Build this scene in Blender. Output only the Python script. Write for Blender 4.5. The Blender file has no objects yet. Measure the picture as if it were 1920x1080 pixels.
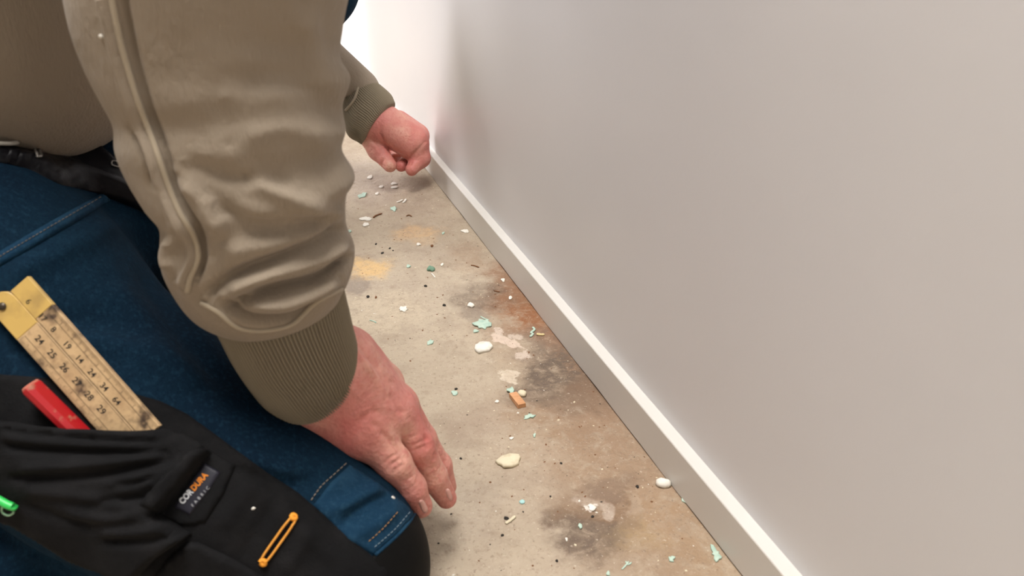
import bpy, math, random
import numpy as np
from mathutils import Vector, geometry
from mathutils.bvhtree import BVHTree

# ------------------------------------------------------------------ camera
H = 0.45                      # lens height above the floor
DW = 0.6643 * H / 0.9618      # lens distance to the wall face (x = 0)
FPX = 1500.0
PITCH = math.atan(733 / FPX)
R3 = np.array([[.9484, .1392, -.2848],      # rows: world x, y, z in camera axes
               [-.3170, .4165, -.8520],
               [0.0, .8985, .4390]])
CAM = np.array([-DW, 0.0, H])
fwd = -R3[:, 2]
cd = bpy.data.cameras.new('camera'); cam = bpy.data.objects.new('camera', cd)
bpy.context.scene.collection.objects.link(cam)
cd.sensor_width = 36; cd.lens = 36 * FPX / 1920; cd.clip_start = .02; cd.clip_end = 60
cam.location = CAM
_yaw = math.atan2(-fwd[0], fwd[1])
cam.rotation_euler = (math.pi / 2 - PITCH, 0, _yaw)
cd.dof.use_dof = True; cd.dof.focus_distance = 1.0; cd.dof.aperture_fstop = 14
sc = bpy.context.scene
sc.camera = cam
# ------------------------------------------------------------------ light
sc.view_settings.view_transform = 'Standard'; sc.view_settings.look = 'None'
sc.view_settings.gamma = 1; sc.view_settings.exposure = 0.42
try: sc.view_settings.use_curve_mapping = False
except Exception: pass
w = bpy.data.worlds.new('room_daylight'); sc.world = w; w.use_nodes = True
w.node_tree.nodes['Background'].inputs[0].default_value = (.93, .95, 1.0, 1)
w.node_tree.nodes['Background'].inputs[1].default_value = 0.24

def area(name, loc, target, sx, sy, power, col):
    l = bpy.data.lights.new(name, 'AREA'); l.shape = 'RECTANGLE'; l.size = sx; l.size_y = sy
    l.energy = power; l.color = col
    o = bpy.data.objects.new(name, l); sc.collection.objects.link(o)
    o.location = loc
    o.rotation_euler = (Vector(target) - Vector(loc)).to_track_quat('-Z', 'Y').to_euler()
    return o
area('ceiling_light', (-.45, .25, 2.35), (-.3, .5, 0), .8, .8, 54, (1, .965, .93))
area('room_window_light', (-1.5, 2.2, 1.25), (-.1, 1.3, .2), .9, 1.3, 35, (1, .97, .98))
area('daylight_beyond_doorway', (-1.25, 3.05, 1.2), (0, 2.5, .4), .25, 1.3, 42, (.96, .98, 1.0))

# ------------------------------------------------------------------ helpers
rng = np.random.default_rng(7); random.seed(7)
def ray(px, py):
    return R3 @ np.array([px - 960.0, 540.0 - py, -FPX]) / FPX
def P(px, py, d): return CAM + ray(px, py) * d
def F(px, py, z=0.0):
    r = ray(px, py); return CAM + r * ((z - H) / r[2])
def depth_floor(px, py): return -H / ray(px, py)[2]
def proj(co):
    c = (np.asarray(co) - CAM) @ R3
    return 960 + FPX * c[:, 0] / -c[:, 2], 540 - FPX * c[:, 1] / -c[:, 2], -c[:, 2]

def link(o): sc.collection.objects.link(o); return o
def mesh_obj(name, verts, faces, mat=None, parent=None, smooth=True):
    me = bpy.data.meshes.new(name)
    verts = np.asarray(verts, dtype=np.float64)
    me.from_pydata(verts.tolist(), [], faces if isinstance(faces, list) else faces.tolist())
    if smooth: me.polygons.foreach_set('use_smooth', [True] * len(me.polygons))
    me.update()
    if mat: me.materials.append(mat)
    o = link(bpy.data.objects.new(name, me))
    if parent:
        o.parent = parent; o.matrix_parent_inverse = parent.matrix_world.inverted() if False else o.matrix_parent_inverse
        loc = Vector(parent_world(parent))
        me.transform(__import__('mathutils').Matrix.Translation(-loc))
    return o
def parent_world(p):
    v = Vector((0, 0, 0))
    while p is not None:
        v += p.location; p = p.parent
    return v
def tag(o, label=None, cat=None, group=None, kind=None):
    if label: o['label'] = label
    if cat: o['category'] = cat
    if group: o['group'] = group
    if kind: o['kind'] = kind
    return o
def thing(name, label, cat, loc, group=None):
    o = link(bpy.data.objects.new(name, None)); o.location = loc; o.empty_display_size = .02
    return tag(o, label, cat, group)

def merge(*parts):
    V = []; Fc = []; n = 0
    for v, f in parts:
        v = np.asarray(v); V.append(v)
        Fc += [tuple(int(i) + n for i in q) for q in f]; n += len(v)
    return np.vstack(V), Fc
def box(c, s, rot=None):
    v = np.array([[x, y, z] for x in (-.5, .5) for y in (-.5, .5) for z in (-.5, .5)]) * np.array(s)
    if rot is not None: v = v @ np.asarray(rot).T
    return v + np.array(c), [(0, 1, 3, 2), (4, 6, 7, 5), (0, 4, 5, 1), (2, 3, 7, 6), (0, 2, 6, 4), (1, 5, 7, 3)]
def tube(pts, r, n=8, closed=False):
    pts = np.asarray(pts, float); m = len(pts); V = []; Fc = []
    rr = np.broadcast_to(r, (m,))
    up = np.array([.13, .21, 1.0])
    for i in range(m):
        a = pts[(i - 1) % m] if (closed or i > 0) else pts[i]
        b = pts[(i + 1) % m] if (closed or i < m - 1) else pts[i]
        t = b - a; t /= np.linalg.norm(t) + 1e-12
        u = np.cross(t, up); u /= np.linalg.norm(u) + 1e-12; v = np.cross(t, u)
        for k in range(n):
            th = 2 * math.pi * k / n; V.append(pts[i] + rr[i] * (math.cos(th) * u + math.sin(th) * v))
    for i in range(m if closed else m - 1):
        for k in range(n):
            a = i * n + k; b = i * n + (k + 1) % n; j = (i + 1) % m
            Fc.append((a, b, j * n + (k + 1) % n, j * n + k))
    if not closed:
        Fc.append(tuple(range(n))[::-1]); Fc.append(tuple((m - 1) * n + k for k in range(n)))
    return np.array(V), Fc

# --- signed distance modelling
def cone(p, a, b, ra, rb):
    a = np.asarray(a, np.float32); b = np.asarray(b, np.float32); ba = b - a
    q = p - a; t = np.clip((q @ ba) / max(float(ba @ ba), 1e-9), 0, 1)
    return np.linalg.norm(q - t[..., None] * ba, axis=-1) - (ra + (rb - ra) * t)
def smin(a, b, k):
    h = np.clip(.5 + .5 * (b - a) / k, 0, 1)
    return b + (a - b) * h - k * h * (1 - h)
def sdf_mesh(fn, lo, hi, vox):
    import openvdb
    lo = np.asarray(lo, float); hi = np.asarray(hi, float)
    n = np.ceil((hi - lo) / vox).astype(int) + 1
    ax = [(lo[i] + vox * np.arange(n[i])).astype(np.float32) for i in range(3)]
    arr = np.empty(tuple(n), np.float32)
    step = max(1, int(1.5e6 / (n[1] * n[2])))
    for i in range(0, n[0], step):
        g = np.stack(np.meshgrid(ax[0][i:i + step], ax[1], ax[2], indexing='ij'), -1)
        arr[i:i + step] = fn(g)
    g = openvdb.FloatGrid(1.0); g.copyFromArray(arr)
    pts, quads = g.convertToQuads(0.0)
    pts = np.asarray(pts) * vox + lo
    q = np.asarray(quads).astype(int)
    # outward orientation test
    v0 = pts[q[:, 0]]; nrm = np.cross(pts[q[:, 2]] - v0, pts[q[:, 3]] - pts[q[:, 1]])
    if (v0 * nrm).sum() - (pts.mean(0) * nrm).sum() < 0: q = q[:, ::-1]
    return pts, q

def vnormals(o):
    me = o.data; me.update(); n = np.empty(len(me.vertices) * 3, np.float32)
    me.vertices.foreach_get('normal', n); return n.reshape(-1, 3)
def vco(o):
    me = o.data; c = np.empty(len(me.vertices) * 3, np.float32); me.vertices.foreach_get('co', c)
    return c.reshape(-1, 3) + np.array(parent_world(o))
def setco(o, c):
    o.data.vertices.foreach_set('co', (c - np.array(parent_world(o))).astype(np.float32).ravel()); o.data.update()
def poly_dist(px, py, line):
    """distance to a polyline and signed side"""
    best = np.full(px.shape, 1e9); side = np.zeros(px.shape)
    for (x0, y0), (x1, y1) in zip(line[:-1], line[1:]):
        dx, dy = x1 - x0, y1 - y0; L = dx * dx + dy * dy + 1e-9
        t = np.clip(((px - x0) * dx + (py - y0) * dy) / L, 0, 1)
        d = np.hypot(px - x0 - t * dx, py - y0 - t * dy)
        s = np.sign((px - x0) * dy - (py - y0) * dx)
        m = d < best; best[m] = d[m]; side[m] = s[m]
    return best, side
def smooth_line(line, k=6):
    line = np.array(line, float)
    if len(line) < 3: return [tuple(q) for q in line]
    out = []
    for i in range(len(line) - 1):
        p0 = line[max(i - 1, 0)]; p1 = line[i]; p2 = line[i + 1]; p3 = line[min(i + 2, len(line) - 1)]
        for j in range(k):
            t = j / k
            out.append(.5 * ((2 * p1) + (-p0 + p2) * t + (2 * p0 - 5 * p1 + 4 * p2 - p3) * t * t + (-p0 + 3 * p1 - 3 * p2 + p3) * t ** 3))
    out.append(line[-1]); return [tuple(q) for q in out]
def sculpt(o, strokes, facing=.05):
    """push the surface in or out along creases and folds; each stroke = (line, width, height, taper)"""
    c = vco(o); n = vnormals(o); px, py, d = proj(c)
    view = CAM - c; view /= np.linalg.norm(view, axis=1)[:, None]
    wgt = np.clip(((n * view).sum(1) - facing) / .3, 0, 1)
    disp = np.zeros(len(c))
    for st in strokes:
        line, wd, amp = st[:3]; lim = st[3] if len(st) > 3 else None
        ln = smooth_line(line)
        xs = [q[0] for q in ln]; ys = [q[1] for q in ln]; m3 = 4 * wd
        sel = np.where((px > min(xs) - m3) & (px < max(xs) + m3) & (py > min(ys) - m3) & (py < max(ys) + m3) & (wgt > 0))[0]
        if lim: sel = sel[(d[sel] > lim[0]) & (d[sel] < lim[1])]
        if not len(sel): continue
        # taper at the ends
        dd, side = poly_dist(px[sel], py[sel], ln)
        e = np.minimum(np.hypot(px[sel] - xs[0], py[sel] - ys[0]), np.hypot(px[sel] - xs[-1], py[sel] - ys[-1]))
        tp = np.clip(e / (2.0 * wd), .0, 1)
        disp[sel] += amp * np.exp(-(dd / wd) ** 2) * tp
    setco(o, c + n * (disp * wgt)[:, None])

def catmull(A, k):
    A = np.asarray(A, float); out = []
    for i in range(len(A) - 1):
        p0 = A[max(i - 1, 0)]; p1 = A[i]; p2 = A[i + 1]; p3 = A[min(i + 2, len(A) - 1)]
        for j in range(k):
            t = j / k
            out.append(.5 * ((2 * p1) + (-p0 + p2) * t + (2 * p0 - 5 * p1 + 4 * p2 - p3) * t * t + (-p0 + 3 * p1 - 3 * p2 + p3) * t ** 3))
    out.append(A[-1]); return np.array(out)
def loft(rings, nseg, k, rib=0, ribs=0, squash=1.0, cap=True, ripple=None):
    """rings: (centre xyz, half-width vector xyz, depth ratio) -> closed tube"""
    A = np.array([np.concatenate([c, u, [b]]) for c, u, b in rings])
    A = catmull(A, k); C = A[:, :3]; U = A[:, 3:6]; B = A[:, 6]
    T = np.gradient(C, axis=0); T /= np.linalg.norm(T, axis=1)[:, None]
    hw = k if k > 10 else 2; kern = np.ones(2 * hw + 1) / (2 * hw + 1)
    Ts = np.stack([np.convolve(np.pad(T[:, i], hw, mode='edge'), kern, 'valid') for i in range(3)], 1)
    Vv = np.cross(Ts, U); Vv /= np.linalg.norm(Vv, axis=1)[:, None]
    toc = CAM - C
    flip = np.sign((Vv * toc).sum(1)); flip[flip == 0] = 1
    Vv *= (flip * np.linalg.norm(U, axis=1) * B)[:, None]
    th = np.linspace(0, 2 * math.pi, nseg, endpoint=False)
    V = C[:, None] + np.cos(th)[None, :, None] * U[:, None] + np.sin(th)[None, :, None] * Vv[:, None]
    if rib:
        rad = V - C[:, None]; L = np.linalg.norm(rad, axis=2, keepdims=True)
        V = V + rad / L * (rib * np.cos(th * ribs))[None, :, None]
    if ripple is not None:
        V = V + (V - C[:, None]) * ripple(th, np.linspace(0, 1, len(C)))[..., None]
    m = len(C); verts = V.reshape(-1, 3); Fc = []
    for i in range(m - 1):
        for j in range(nseg):
            j2 = (j + 1) % nseg
            Fc.append((i * nseg + j, i * nseg + j2, (i + 1) * nseg + j2, (i + 1) * nseg + j))
    if cap:
        Fc.append(tuple(range(nseg))[::-1]); Fc.append(tuple((m - 1) * nseg + j for j in range(nseg)))
    return verts, Fc
def sil(Lx, Ly, Rx, Ry, d, b=1.0, d2=None):
    a = P(Lx, Ly, d); c = P(Rx, Ry, d2 or d); return ((a + c) / 2, (c - a) / 2, b)

def fix_normals(o):
    import bmesh
    bm = bmesh.new(); bm.from_mesh(o.data); bmesh.ops.recalc_face_normals(bm, faces=bm.faces); bm.to_mesh(o.data); bm.free()

def bvh_of(*objs):
    V = []; Fc = []; n = 0
    for o in objs:
        c = vco(o); V.append(c); Fc += [tuple(i + n for i in p.vertices) for p in o.data.polygons]; n += len(c)
    return BVHTree.FromPolygons(np.vstack(V).tolist(), Fc)
def cast(bvh, px, py, guess=.5):
    r = ray(px, py); L = np.linalg.norm(r)
    h = bvh.ray_cast(Vector(CAM), Vector(r / L))
    if h[0] is None:
        h = bvh.find_nearest(Vector(P(px, py, guess)))
    return np.array(h[0]), np.array(h[1])
def drape(name, bvh, poly, thick, mat, parent, step=9, edge=10, sink=.003, guess=.5, strokes=None, relax=6, kmin=None):
    """a piece of cloth with real thickness lying on the surface below it"""
    poly = [tuple(q) for q in poly]
    bnd = []
    for i in range(len(poly)):
        a = np.array(poly[i]); b = np.array(poly[(i + 1) % len(poly)]); n = max(1, int(np.hypot(*(b - a)) / step))
        for j in range(n): bnd.append(a + (b - a) * j / n)
    xs = [q[0] for q in bnd]; ys = [q[1] for q in bnd]
    inner = []
    yy = min(ys); row = 0
    while yy < max(ys):
        xx = min(xs) + (row % 2) * step / 2
        while xx < max(xs): inner.append((xx, yy)); xx += step
        yy += step * .87; row += 1
    inner = np.array(inner) if inner else np.zeros((0, 2))
    ring = [tuple(q) for q in bnd] + [tuple(bnd[0])]
    if len(inner):
        dd, _ = poly_dist(inner[:, 0], inner[:, 1], ring); inner = inner[dd > step * .5]
    pts = [Vector(q) for q in bnd] + [Vector(q) for q in inner]
    nb = len(bnd)
    r = geometry.delaunay_2d_cdt(pts, [(i, (i + 1) % nb) for i in range(nb)], [], 1, 1e-4)
    v2 = np.array([tuple(q) for q in r[0]]); tris = [tuple(t) for t in r[2]]
    pos = np.empty((len(v2), 3)); nor = np.empty((len(v2), 3))
    for i, q in enumerate(v2): pos[i], nor[i] = cast(bvh, q[0], q[1], guess)
    back = (nor * (CAM - pos)).sum(1) < 0; nor[back] *= -1
    # neighbours
    nbr = [set() for _ in v2]
    ec = {}
    for t in tris:
        for a, b in ((t[0], t[1]), (t[1], t[2]), (t[2], t[0])):
            nbr[a].add(b); nbr[b].add(a); ec[(a, b)] = 1
    E = np.array([(i, j) for i in range(len(v2)) for j in nbr[i]])
    cnt = np.bincount(E[:, 0], minlength=len(v2))[:, None]
    for _ in range(relax):
        s = np.zeros_like(nor); np.add.at(s, E[:, 0], nor[E[:, 1]]); nor = .3 * nor + .7 * s / np.maximum(cnt, 1)
        nor /= np.linalg.norm(nor, axis=1)[:, None] + 1e-9
    dd, _ = poly_dist(v2[:, 0], v2[:, 1], ring)
    k = np.clip(dd / edge, 0, 1); km = .25 if kmin is None else kmin(v2[:, 0], v2[:, 1]); k = np.sqrt(1 - (1 - k) ** 2) * (1 - km) + km
    top = pos + nor * (thick * k)[:, None]
    bot = pos - nor * sink
    n = len(v2); Fc = []
    a, b, c = tris[0]
    nn = np.cross(top[b] - top[a], top[c] - top[a])
    flip = (nn @ nor[a]) < 0
    for t in tris:
        tt = t[::-1] if flip else t
        Fc.append(tuple(tt)); Fc.append(tuple(i + n for i in tt[::-1]))
    for (a, b) in ec:
        if (b, a) not in ec:
            Fc.append((b, a, a + n, b + n) if not flip else (a, b, b + n, a + n))
    o = mesh_obj(name, np.vstack([top, bot]), Fc, mat, parent)
    if strokes: sculpt(o, strokes)
    return o

# ------------------------------------------------------------------ materials
def mat(name, col, rough=.6, spec=.5, sss=0, noise=None, bump=None, sheen=0, metal=0):
    m = bpy.data.materials.new(name); m.use_nodes = True; nt = m.node_tree; b = nt.nodes['Principled BSDF']
    b.inputs['Base Color'].default_value = (*col, 1); b.inputs['Roughness'].default_value = rough
    b.inputs['Specular IOR Level'].default_value = spec; b.inputs['Metallic'].default_value = metal
    if sss:
        b.inputs['Subsurface Weight'].default_value = sss; b.inputs['Subsurface Radius'].default_value = (1, .35, .2)
        b.inputs['Subsurface Scale'].default_value = .004
    if sheen:
        b.inputs['Sheen Weight'].default_value = sheen; b.inputs['Sheen Roughness'].default_value = .5
    tc = nt.nodes.new('ShaderNodeTexCoord')
    if noise:                       # list of (scale, colour, low, high, stretch)
        cur = None
        for sc_, c2, lo, hi, st in noise:
            mp = nt.nodes.new('ShaderNodeMapping'); mp.inputs['Scale'].default_value = st
            nt.links.new(tc.outputs['Object'], mp.inputs[0])
            n = nt.nodes.new('ShaderNodeTexNoise'); n.inputs['Scale'].default_value = sc_; n.inputs['Detail'].default_value = 4
            nt.links.new(mp.outputs[0], n.inputs['Vector'])
            mr = nt.nodes.new('ShaderNodeMapRange'); mr.inputs[1].default_value = lo; mr.inputs[2].default_value = hi
            nt.links.new(n.outputs[0], mr.inputs[0])
            mx = nt.nodes.new('ShaderNodeMix'); mx.data_type = 'RGBA'
            nt.links.new(mr.outputs[0], mx.inputs[0])
            if cur is None: mx.inputs[6].default_value = (*col, 1)
            else: nt.links.new(cur, mx.inputs[6])
            mx.inputs[7].default_value = (*c2, 1); cur = mx.outputs[2]
        nt.links.new(cur, b.inputs['Base Color'])
    if bump:                        # list of (kind, scale, strength)
        cur = None
        for kd, sc_, dist, st in bump:
            mp = nt.nodes.new('ShaderNodeMapping'); mp.inputs['Scale'].default_value = st
            nt.links.new(tc.outputs['Object'], mp.inputs[0])
            if kd == 'noise':
                n = nt.nodes.new('ShaderNodeTexNoise'); n.inputs['Scale'].default_value = sc_; n.inputs['Detail'].default_value = 3
            else:
                n = nt.nodes.new('ShaderNodeTexVoronoi'); n.inputs['Scale'].default_value = sc_
            nt.links.new(mp.outputs[0], n.inputs['Vector'])
            bp = nt.nodes.new('ShaderNodeBump'); bp.inputs['Distance'].default_value = dist; bp.inputs['Strength'].default_value = 1
            nt.links.new(n.outputs[0], bp.inputs['Height'])
            if cur is not None: nt.links.new(cur, bp.inputs['Normal'])
            cur = bp.outputs[0]
        nt.links.new(cur, b.inputs['Normal'])
    return m
I3 = (1, 1, 1)
M_wall = mat('wall_paint', (.66, .65, .655), .42, .45, noise=[(1.6, (.63, .62, .63), .4, .65, I3)], bump=[('noise', 300, .00006, I3), ('noise', 5, .0006, I3)])
M_board = mat('skirting_paint', (.62, .60, .565), .32, .5, noise=[(6, (.60, .58, .54), .4, .7, I3)], bump=[('noise', 40, .0002, I3)])
M_plain = mat('plaster', (.7, .69, .67), .8, .2)
M_skin = mat('skin', (.62, .255, .215), .5, .35, .2,
             noise=[(30, (.68, .37, .285), .40, .72, I3), (22, (.54, .155, .135), .46, .72, I3), (260, (.56, .20, .17), .5, .75, I3)],
             bump=[('noise', 600, .0003, I3), ('voronoi', 330, .0004, I3), ('noise', 120, .0008, I3)])
M_nail = mat('nail', (.70, .38, .33), .3, .5, .1)
M_hoodie = mat('khaki_jersey', (.29, .238, .18), .9, .1, sheen=.12, noise=[(9, (.265, .215, .16), .4, .7, I3)],
               bump=[('noise', 520, .0007, (1, 1, .3)), ('noise', 22, .0016, I3), ('noise', 70, .0012, I3)])
M_rib = mat('khaki_rib', (.25, .21, .148), .9, .1, sheen=.1, bump=[('noise', 900, .0002, I3)])
M_piping = mat('khaki_seam', (.38, .32, .235), .9, .1, sheen=.12, bump=[('noise', 900, .0002, I3)])
M_denim = mat('blue_denim', (.0028, .0115, .024), .9, .07,
              noise=[(7, (.005, .022, .042), .42, .7, I3), (420, (.009, .032, .058), .5, .8, (1, 1, .5)), (900, (.002, .008, .018), .5, .75, I3)],
              bump=[('noise', 800, .0003, I3), ('noise', 40, .002, I3)])
M_denim2 = mat('worn_denim', (.006, .028, .058), .88, .1,
               noise=[(30, (.02, .065, .115), .5, .75, I3), (420, (.016, .05, .085), .5, .8, I3)], bump=[('noise', 800, .0003, I3)])
M_thread = mat('stitching', (.20, .17, .14), .8, .2)
M_black = mat('black_canvas', (.0045, .0045, .005), .85, .15,
              noise=[(40, (.010, .0095, .010), .45, .75, I3)], bump=[('noise', 900, .0003, I3), ('noise', 70, .0012, I3)])
M_rubber = mat('black_rubber', (.003, .003, .003), .7, .12)
M_leather = mat('black_leather', (.004, .004, .006), .4, .2, bump=[('noise', 150, .0006, I3)])

# ------------------------------------------------------------------ setting
def struct(name, vf, m, smooth=False, parent=None, kind='structure'):
    o = mesh_obj(name, vf[0], vf[1], m, parent, smooth); 
    if kind: o['kind'] = kind
    return o
T = DW - .6643 * H                 # board thickness
HB = .0909 * H                     # board height

def floor_material():
    m = bpy.data.materials.new('stained_concrete'); m.use_nodes = True; nt = m.node_tree; N = nt.nodes; L = nt.links
    b = N['Principled BSDF']; b.inputs['Roughness'].default_value = .72; b.inputs['Specular IOR Level'].default_value = .35
    tc = N.new('ShaderNodeTexCoord')
    def noise(scale, det=5, rough=.6, vec=None, dist=0):
        n = N.new('ShaderNodeTexNoise'); n.inputs['Scale'].default_value = scale; n.inputs['Detail'].default_value = det
        n.inputs['Roughness'].default_value = rough; n.inputs['Distortion'].default_value = dist
        L.new(vec or tc.outputs['Object'], n.inputs['Vector']); return n
    def ramp(fac, lo, hi):
        r = N.new('ShaderNodeMapRange'); r.inputs[1].default_value = lo; r.inputs[2].default_value = hi
        r.interpolation_type = 'SMOOTHSTEP'; L.new(fac, r.inputs[0]); return r.outputs[0]
    def mix(fac, a, c, k=1.0):
        if k != 1.0:
            mm = N.new('ShaderNodeMath'); mm.operation = 'MULTIPLY'; L.new(fac, mm.inputs[0]); mm.inputs[1].default_value = k; fac = mm.outputs[0]
        x = N.new('ShaderNodeMix'); x.data_type = 'RGBA'; L.new(fac, x.inputs[0])
        if isinstance(a, tuple): x.inputs[6].default_value = (*a, 1)
        else: L.new(a, x.inputs[6])
        x.inputs[7].default_value = (*c, 1); return x.outputs[2]
    # warped coordinate for ragged stain edges
    def warp(scale, amt, det=4):
        n = noise(scale, det); s = N.new('ShaderNodeVectorMath'); s.operation = 'SUBTRACT'; L.new(n.outputs['Color'], s.inputs[0]); s.inputs[1].default_value = (.5, .5, .5)
        k = N.new('ShaderNodeVectorMath'); k.operation = 'SCALE'; L.new(s.outputs[0], k.inputs[0]); k.inputs[3].default_value = amt
        a = N.new('ShaderNodeVectorMath'); a.operation = 'ADD'; L.new(k.outputs[0], a.inputs[0]); L.new(tc.outputs['Object'], a.inputs[1]); return a.outputs[0]
    W1 = warp(16, .10, 8); W2 = warp(70, .03, 6)
    def span(fac, lo, hi, a, b_):
        r = N.new('ShaderNodeMapRange'); r.inputs[1].default_value = lo; r.inputs[2].default_value = hi; r.inputs[3].default_value = a; r.inputs[4].default_value = b_; L.new(fac, r.inputs[0]); return r.outputs[0]
    GR = span(noise(75, 9, .78, dist=.6).outputs[0], .36, .62, .25, 1.35); GF = span(noise(160, 6, .7).outputs[0], .3, .5, .6, 1.1)
    col = mix(ramp(noise(5).outputs[0], .35, .65), (.37, .30, .222), (.45, .375, .28))
    col = mix(ramp(noise(22, 6).outputs[0], .45, .7), col, (.29, .225, .165), .7)
    col = mix(ramp(noise(60, 6, .7).outputs[0], .5, .75), col, (.50, .43, .34), .5)
    def blob(px, py, a, bb, c, k, soft=.5, W=None, turn=0):
        nonlocal col
        ctr = F(px, py); d = depth_floor(px, py); sinv = abs(ray(px, py)[2]) / np.linalg.norm(ray(px, py))
        rx = a * d / FPX; ry = bb * d / FPX / sinv
        s = N.new('ShaderNodeVectorMath'); s.operation = 'SUBTRACT'; L.new(W or W1, s.inputs[0]); s.inputs[1].default_value = tuple(ctr)
        v = s.outputs[0]
        mp = N.new('ShaderNodeMapping'); mp.vector_type = 'TEXTURE'; mp.inputs['Rotation'].default_value = (0, 0, turn)
        mp.inputs['Scale'].default_value = (rx, ry, 1); L.new(v, mp.inputs[0])
        mz = N.new('ShaderNodeVectorMath'); mz.operation = 'MULTIPLY'; mz.inputs[1].default_value = (1, 1, 0); L.new(mp.outputs[0], mz.inputs[0])
        ln = N.new('ShaderNodeVectorMath'); ln.operation = 'LENGTH'; L.new(mz.outputs[0], ln.inputs[0])
        r = N.new('ShaderNodeMapRange'); r.interpolation_type = 'SMOOTHSTEP'
        r.inputs[1].default_value = 1 + soft; r.inputs[2].default_value = 1 - soft; r.inputs[3].default_value = 0; r.inputs[4].default_value = 1
        L.new(ln.outputs['Value'], r.inputs[0])
        mu = N.new('ShaderNodeMath'); mu.operation = 'MULTIPLY'; L.new(r.outputs[0], mu.inputs[0]); L.new(GR if W is W1 or W is None else GF, mu.inputs[1]); mu.use_clamp = True
        col = mix(mu.outputs[0], col, c, k)
    BR = (.21, .125, .075); DK = (.13, .095, .07); PALE = (.60, .52, .43)
    for s in BLOBS(BR, DK, PALE): blob(*s[:6], soft=s[6], W={1: W1, 2: W2}[s[7]], turn=s[8] if len(s) > 8 else 0)
    # fine aggregate and pits
    col = mix(ramp(noise(230, 3, .7).outputs[0], .58, .7), col, (.17, .12, .085), .6)
    col = mix(ramp(noise(120, 9, .8, dist=.5).outputs[0], .50, .66), col, (.24, .175, .12), .45)
    col = mix(ramp(noise(300, 3, .6).outputs[0], .62, .72), col, (.62, .54, .44), .5)
    L.new(col, b.inputs['Base Color'])
    cur = None
    for s_, dist in ((14, .006), (60, .002), (260, .0009)):
        bp = N.new('ShaderNodeBump'); bp.inputs['Distance'].default_value = dist; L.new(noise(s_, 5).outputs[0], bp.inputs['Height'])
        if cur is not None: L.new(cur, bp.inputs['Normal'])
        cur = bp.outputs[0]
    L.new(cur, b.inputs['Normal'])
    return m
def BLOBS(BR, DK, PALE):
    return [(1140, 830, 150, 180, (.27, .17, .10), .8, .6, 1), (1260, 1000, 130, 90, (.33, .22, .13), .5, .6, 1), (1010, 610, 90, 80, (.28, .17, .10), .55, .6, 1),  # px, py, half width px, half height px, colour, strength, softness, warp
        (730, 560, 170, 60, (.47, .40, .31), .5, .6, 1), (700, 590, 90, 40, (.56, .47, .34), .55, .5, 1),
        (690, 500, 40, 20, (.62, .42, .20), .9, .4, 1), (700, 505, 18, 12, (.62, .42, .20), .6, .4, 2), (775, 436, 34, 15, (.56, .37, .20), .7, .5, 1),
        (668, 535, 22, 18, (.22, .18, .15), .6, .3, 2), (800, 470, 60, 22, (.40, .33, .26), .4, .5, 1),
        (760, 370, 70, 30, (.27, .20, .15), .45, .6, 1), (880, 480, 40, 26, (.30, .19, .12), .4, .6, 1),
        (1010, 575, 70, 60, (.25, .10, .04), 1, .5, 1), (1065, 650, 50, 55, (.25, .115, .055), .9, .5, 1), (960, 520, 40, 30, (.27, .13, .07), .7, .5, 1), (1120, 720, 50, 50, (.25, .13, .07), .7, .5, 1),
        (950, 540, 36, 40, BR, .55, .5, 1), (905, 560, 45, 26, DK, .6, .45, 1), (890, 590, 22, 16, (.20, .16, .13), .5, .4, 2),
        (1040, 700, 80, 46, DK, 1, .5, 1), (1095, 745, 60, 30, DK, .8, .5, 1), (1010, 640, 50, 30, (.17, .13, .10), .6, .45, 1), (985, 745, 36, 22, (.16, .12, .09), .5, .5, 1),
        (1130, 790, 70, 70, (.27, .18, .12), .45, .6, 1), (1100, 730, 50, 36, BR, .5, .5, 1),
        (951, 640, 12, 22, (.62, .50, .41), .85, .15, 2, .5), (953, 706, 17, 15, (.62, .54, .44), .9, .12, 2), (935, 622, 9, 8, (.58, .48, .40), .8, .2, 2),
        (984, 667, 16, 8, (.60, .50, .42), .75, .2, 2), (965, 630, 9, 6, (.56, .46, .38), .7, .2, 2), (958, 690, 26, 26, (.46, .36, .25), .45, .5, 1),
        (1060, 985, 36, 32, DK, 1, .4, 1), (1120, 970, 80, 60, (.20, .125, .075), .9, .5, 1), (1110, 1015, 65, 28, DK, .9, .5, 1), (1140, 915, 45, 18, (.16, .10, .065), .8, .5, 1),
        (1110, 950, 22, 22, (.44, .36, .29), .8, .3, 1), (1140, 910, 40, 16, (.20, .14, .10), .5, .4, 1), (1110, 953, 9, 9, (.68, .62, .56), .9, .2, 2),
        (1200, 1010, 60, 30, (.34, .24, .13), .6, .5, 1), (1230, 1060, 80, 30, (.26, .18, .12), .45, .6, 1), (1180, 990, 30, 20, (.18, .12, .08), .5, .5, 1),
        (1190, 880, 70, 50, (.30, .21, .14), .5, .6, 1), (900, 800, 70, 40, (.31, .23, .17), .4, .6, 1), (840, 700, 90, 60, (.43, .36, .27), .45, .6, 1),
        (860, 950, 60, 60, (.36, .30, .24), .35, .6, 1), (1000, 900, 90, 60, (.40, .32, .24), .4, .6, 1), (690, 330, 60, 40, (.50, .43, .37), .5, .6, 1),
        (1290, 1040, 40, 30, (.30, .20, .12), .5, .6, 1), (1190, 955, 26, 20, (.42, .33, .24), .5, .4, 1),
    ]
M_floor = floor_material()

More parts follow.
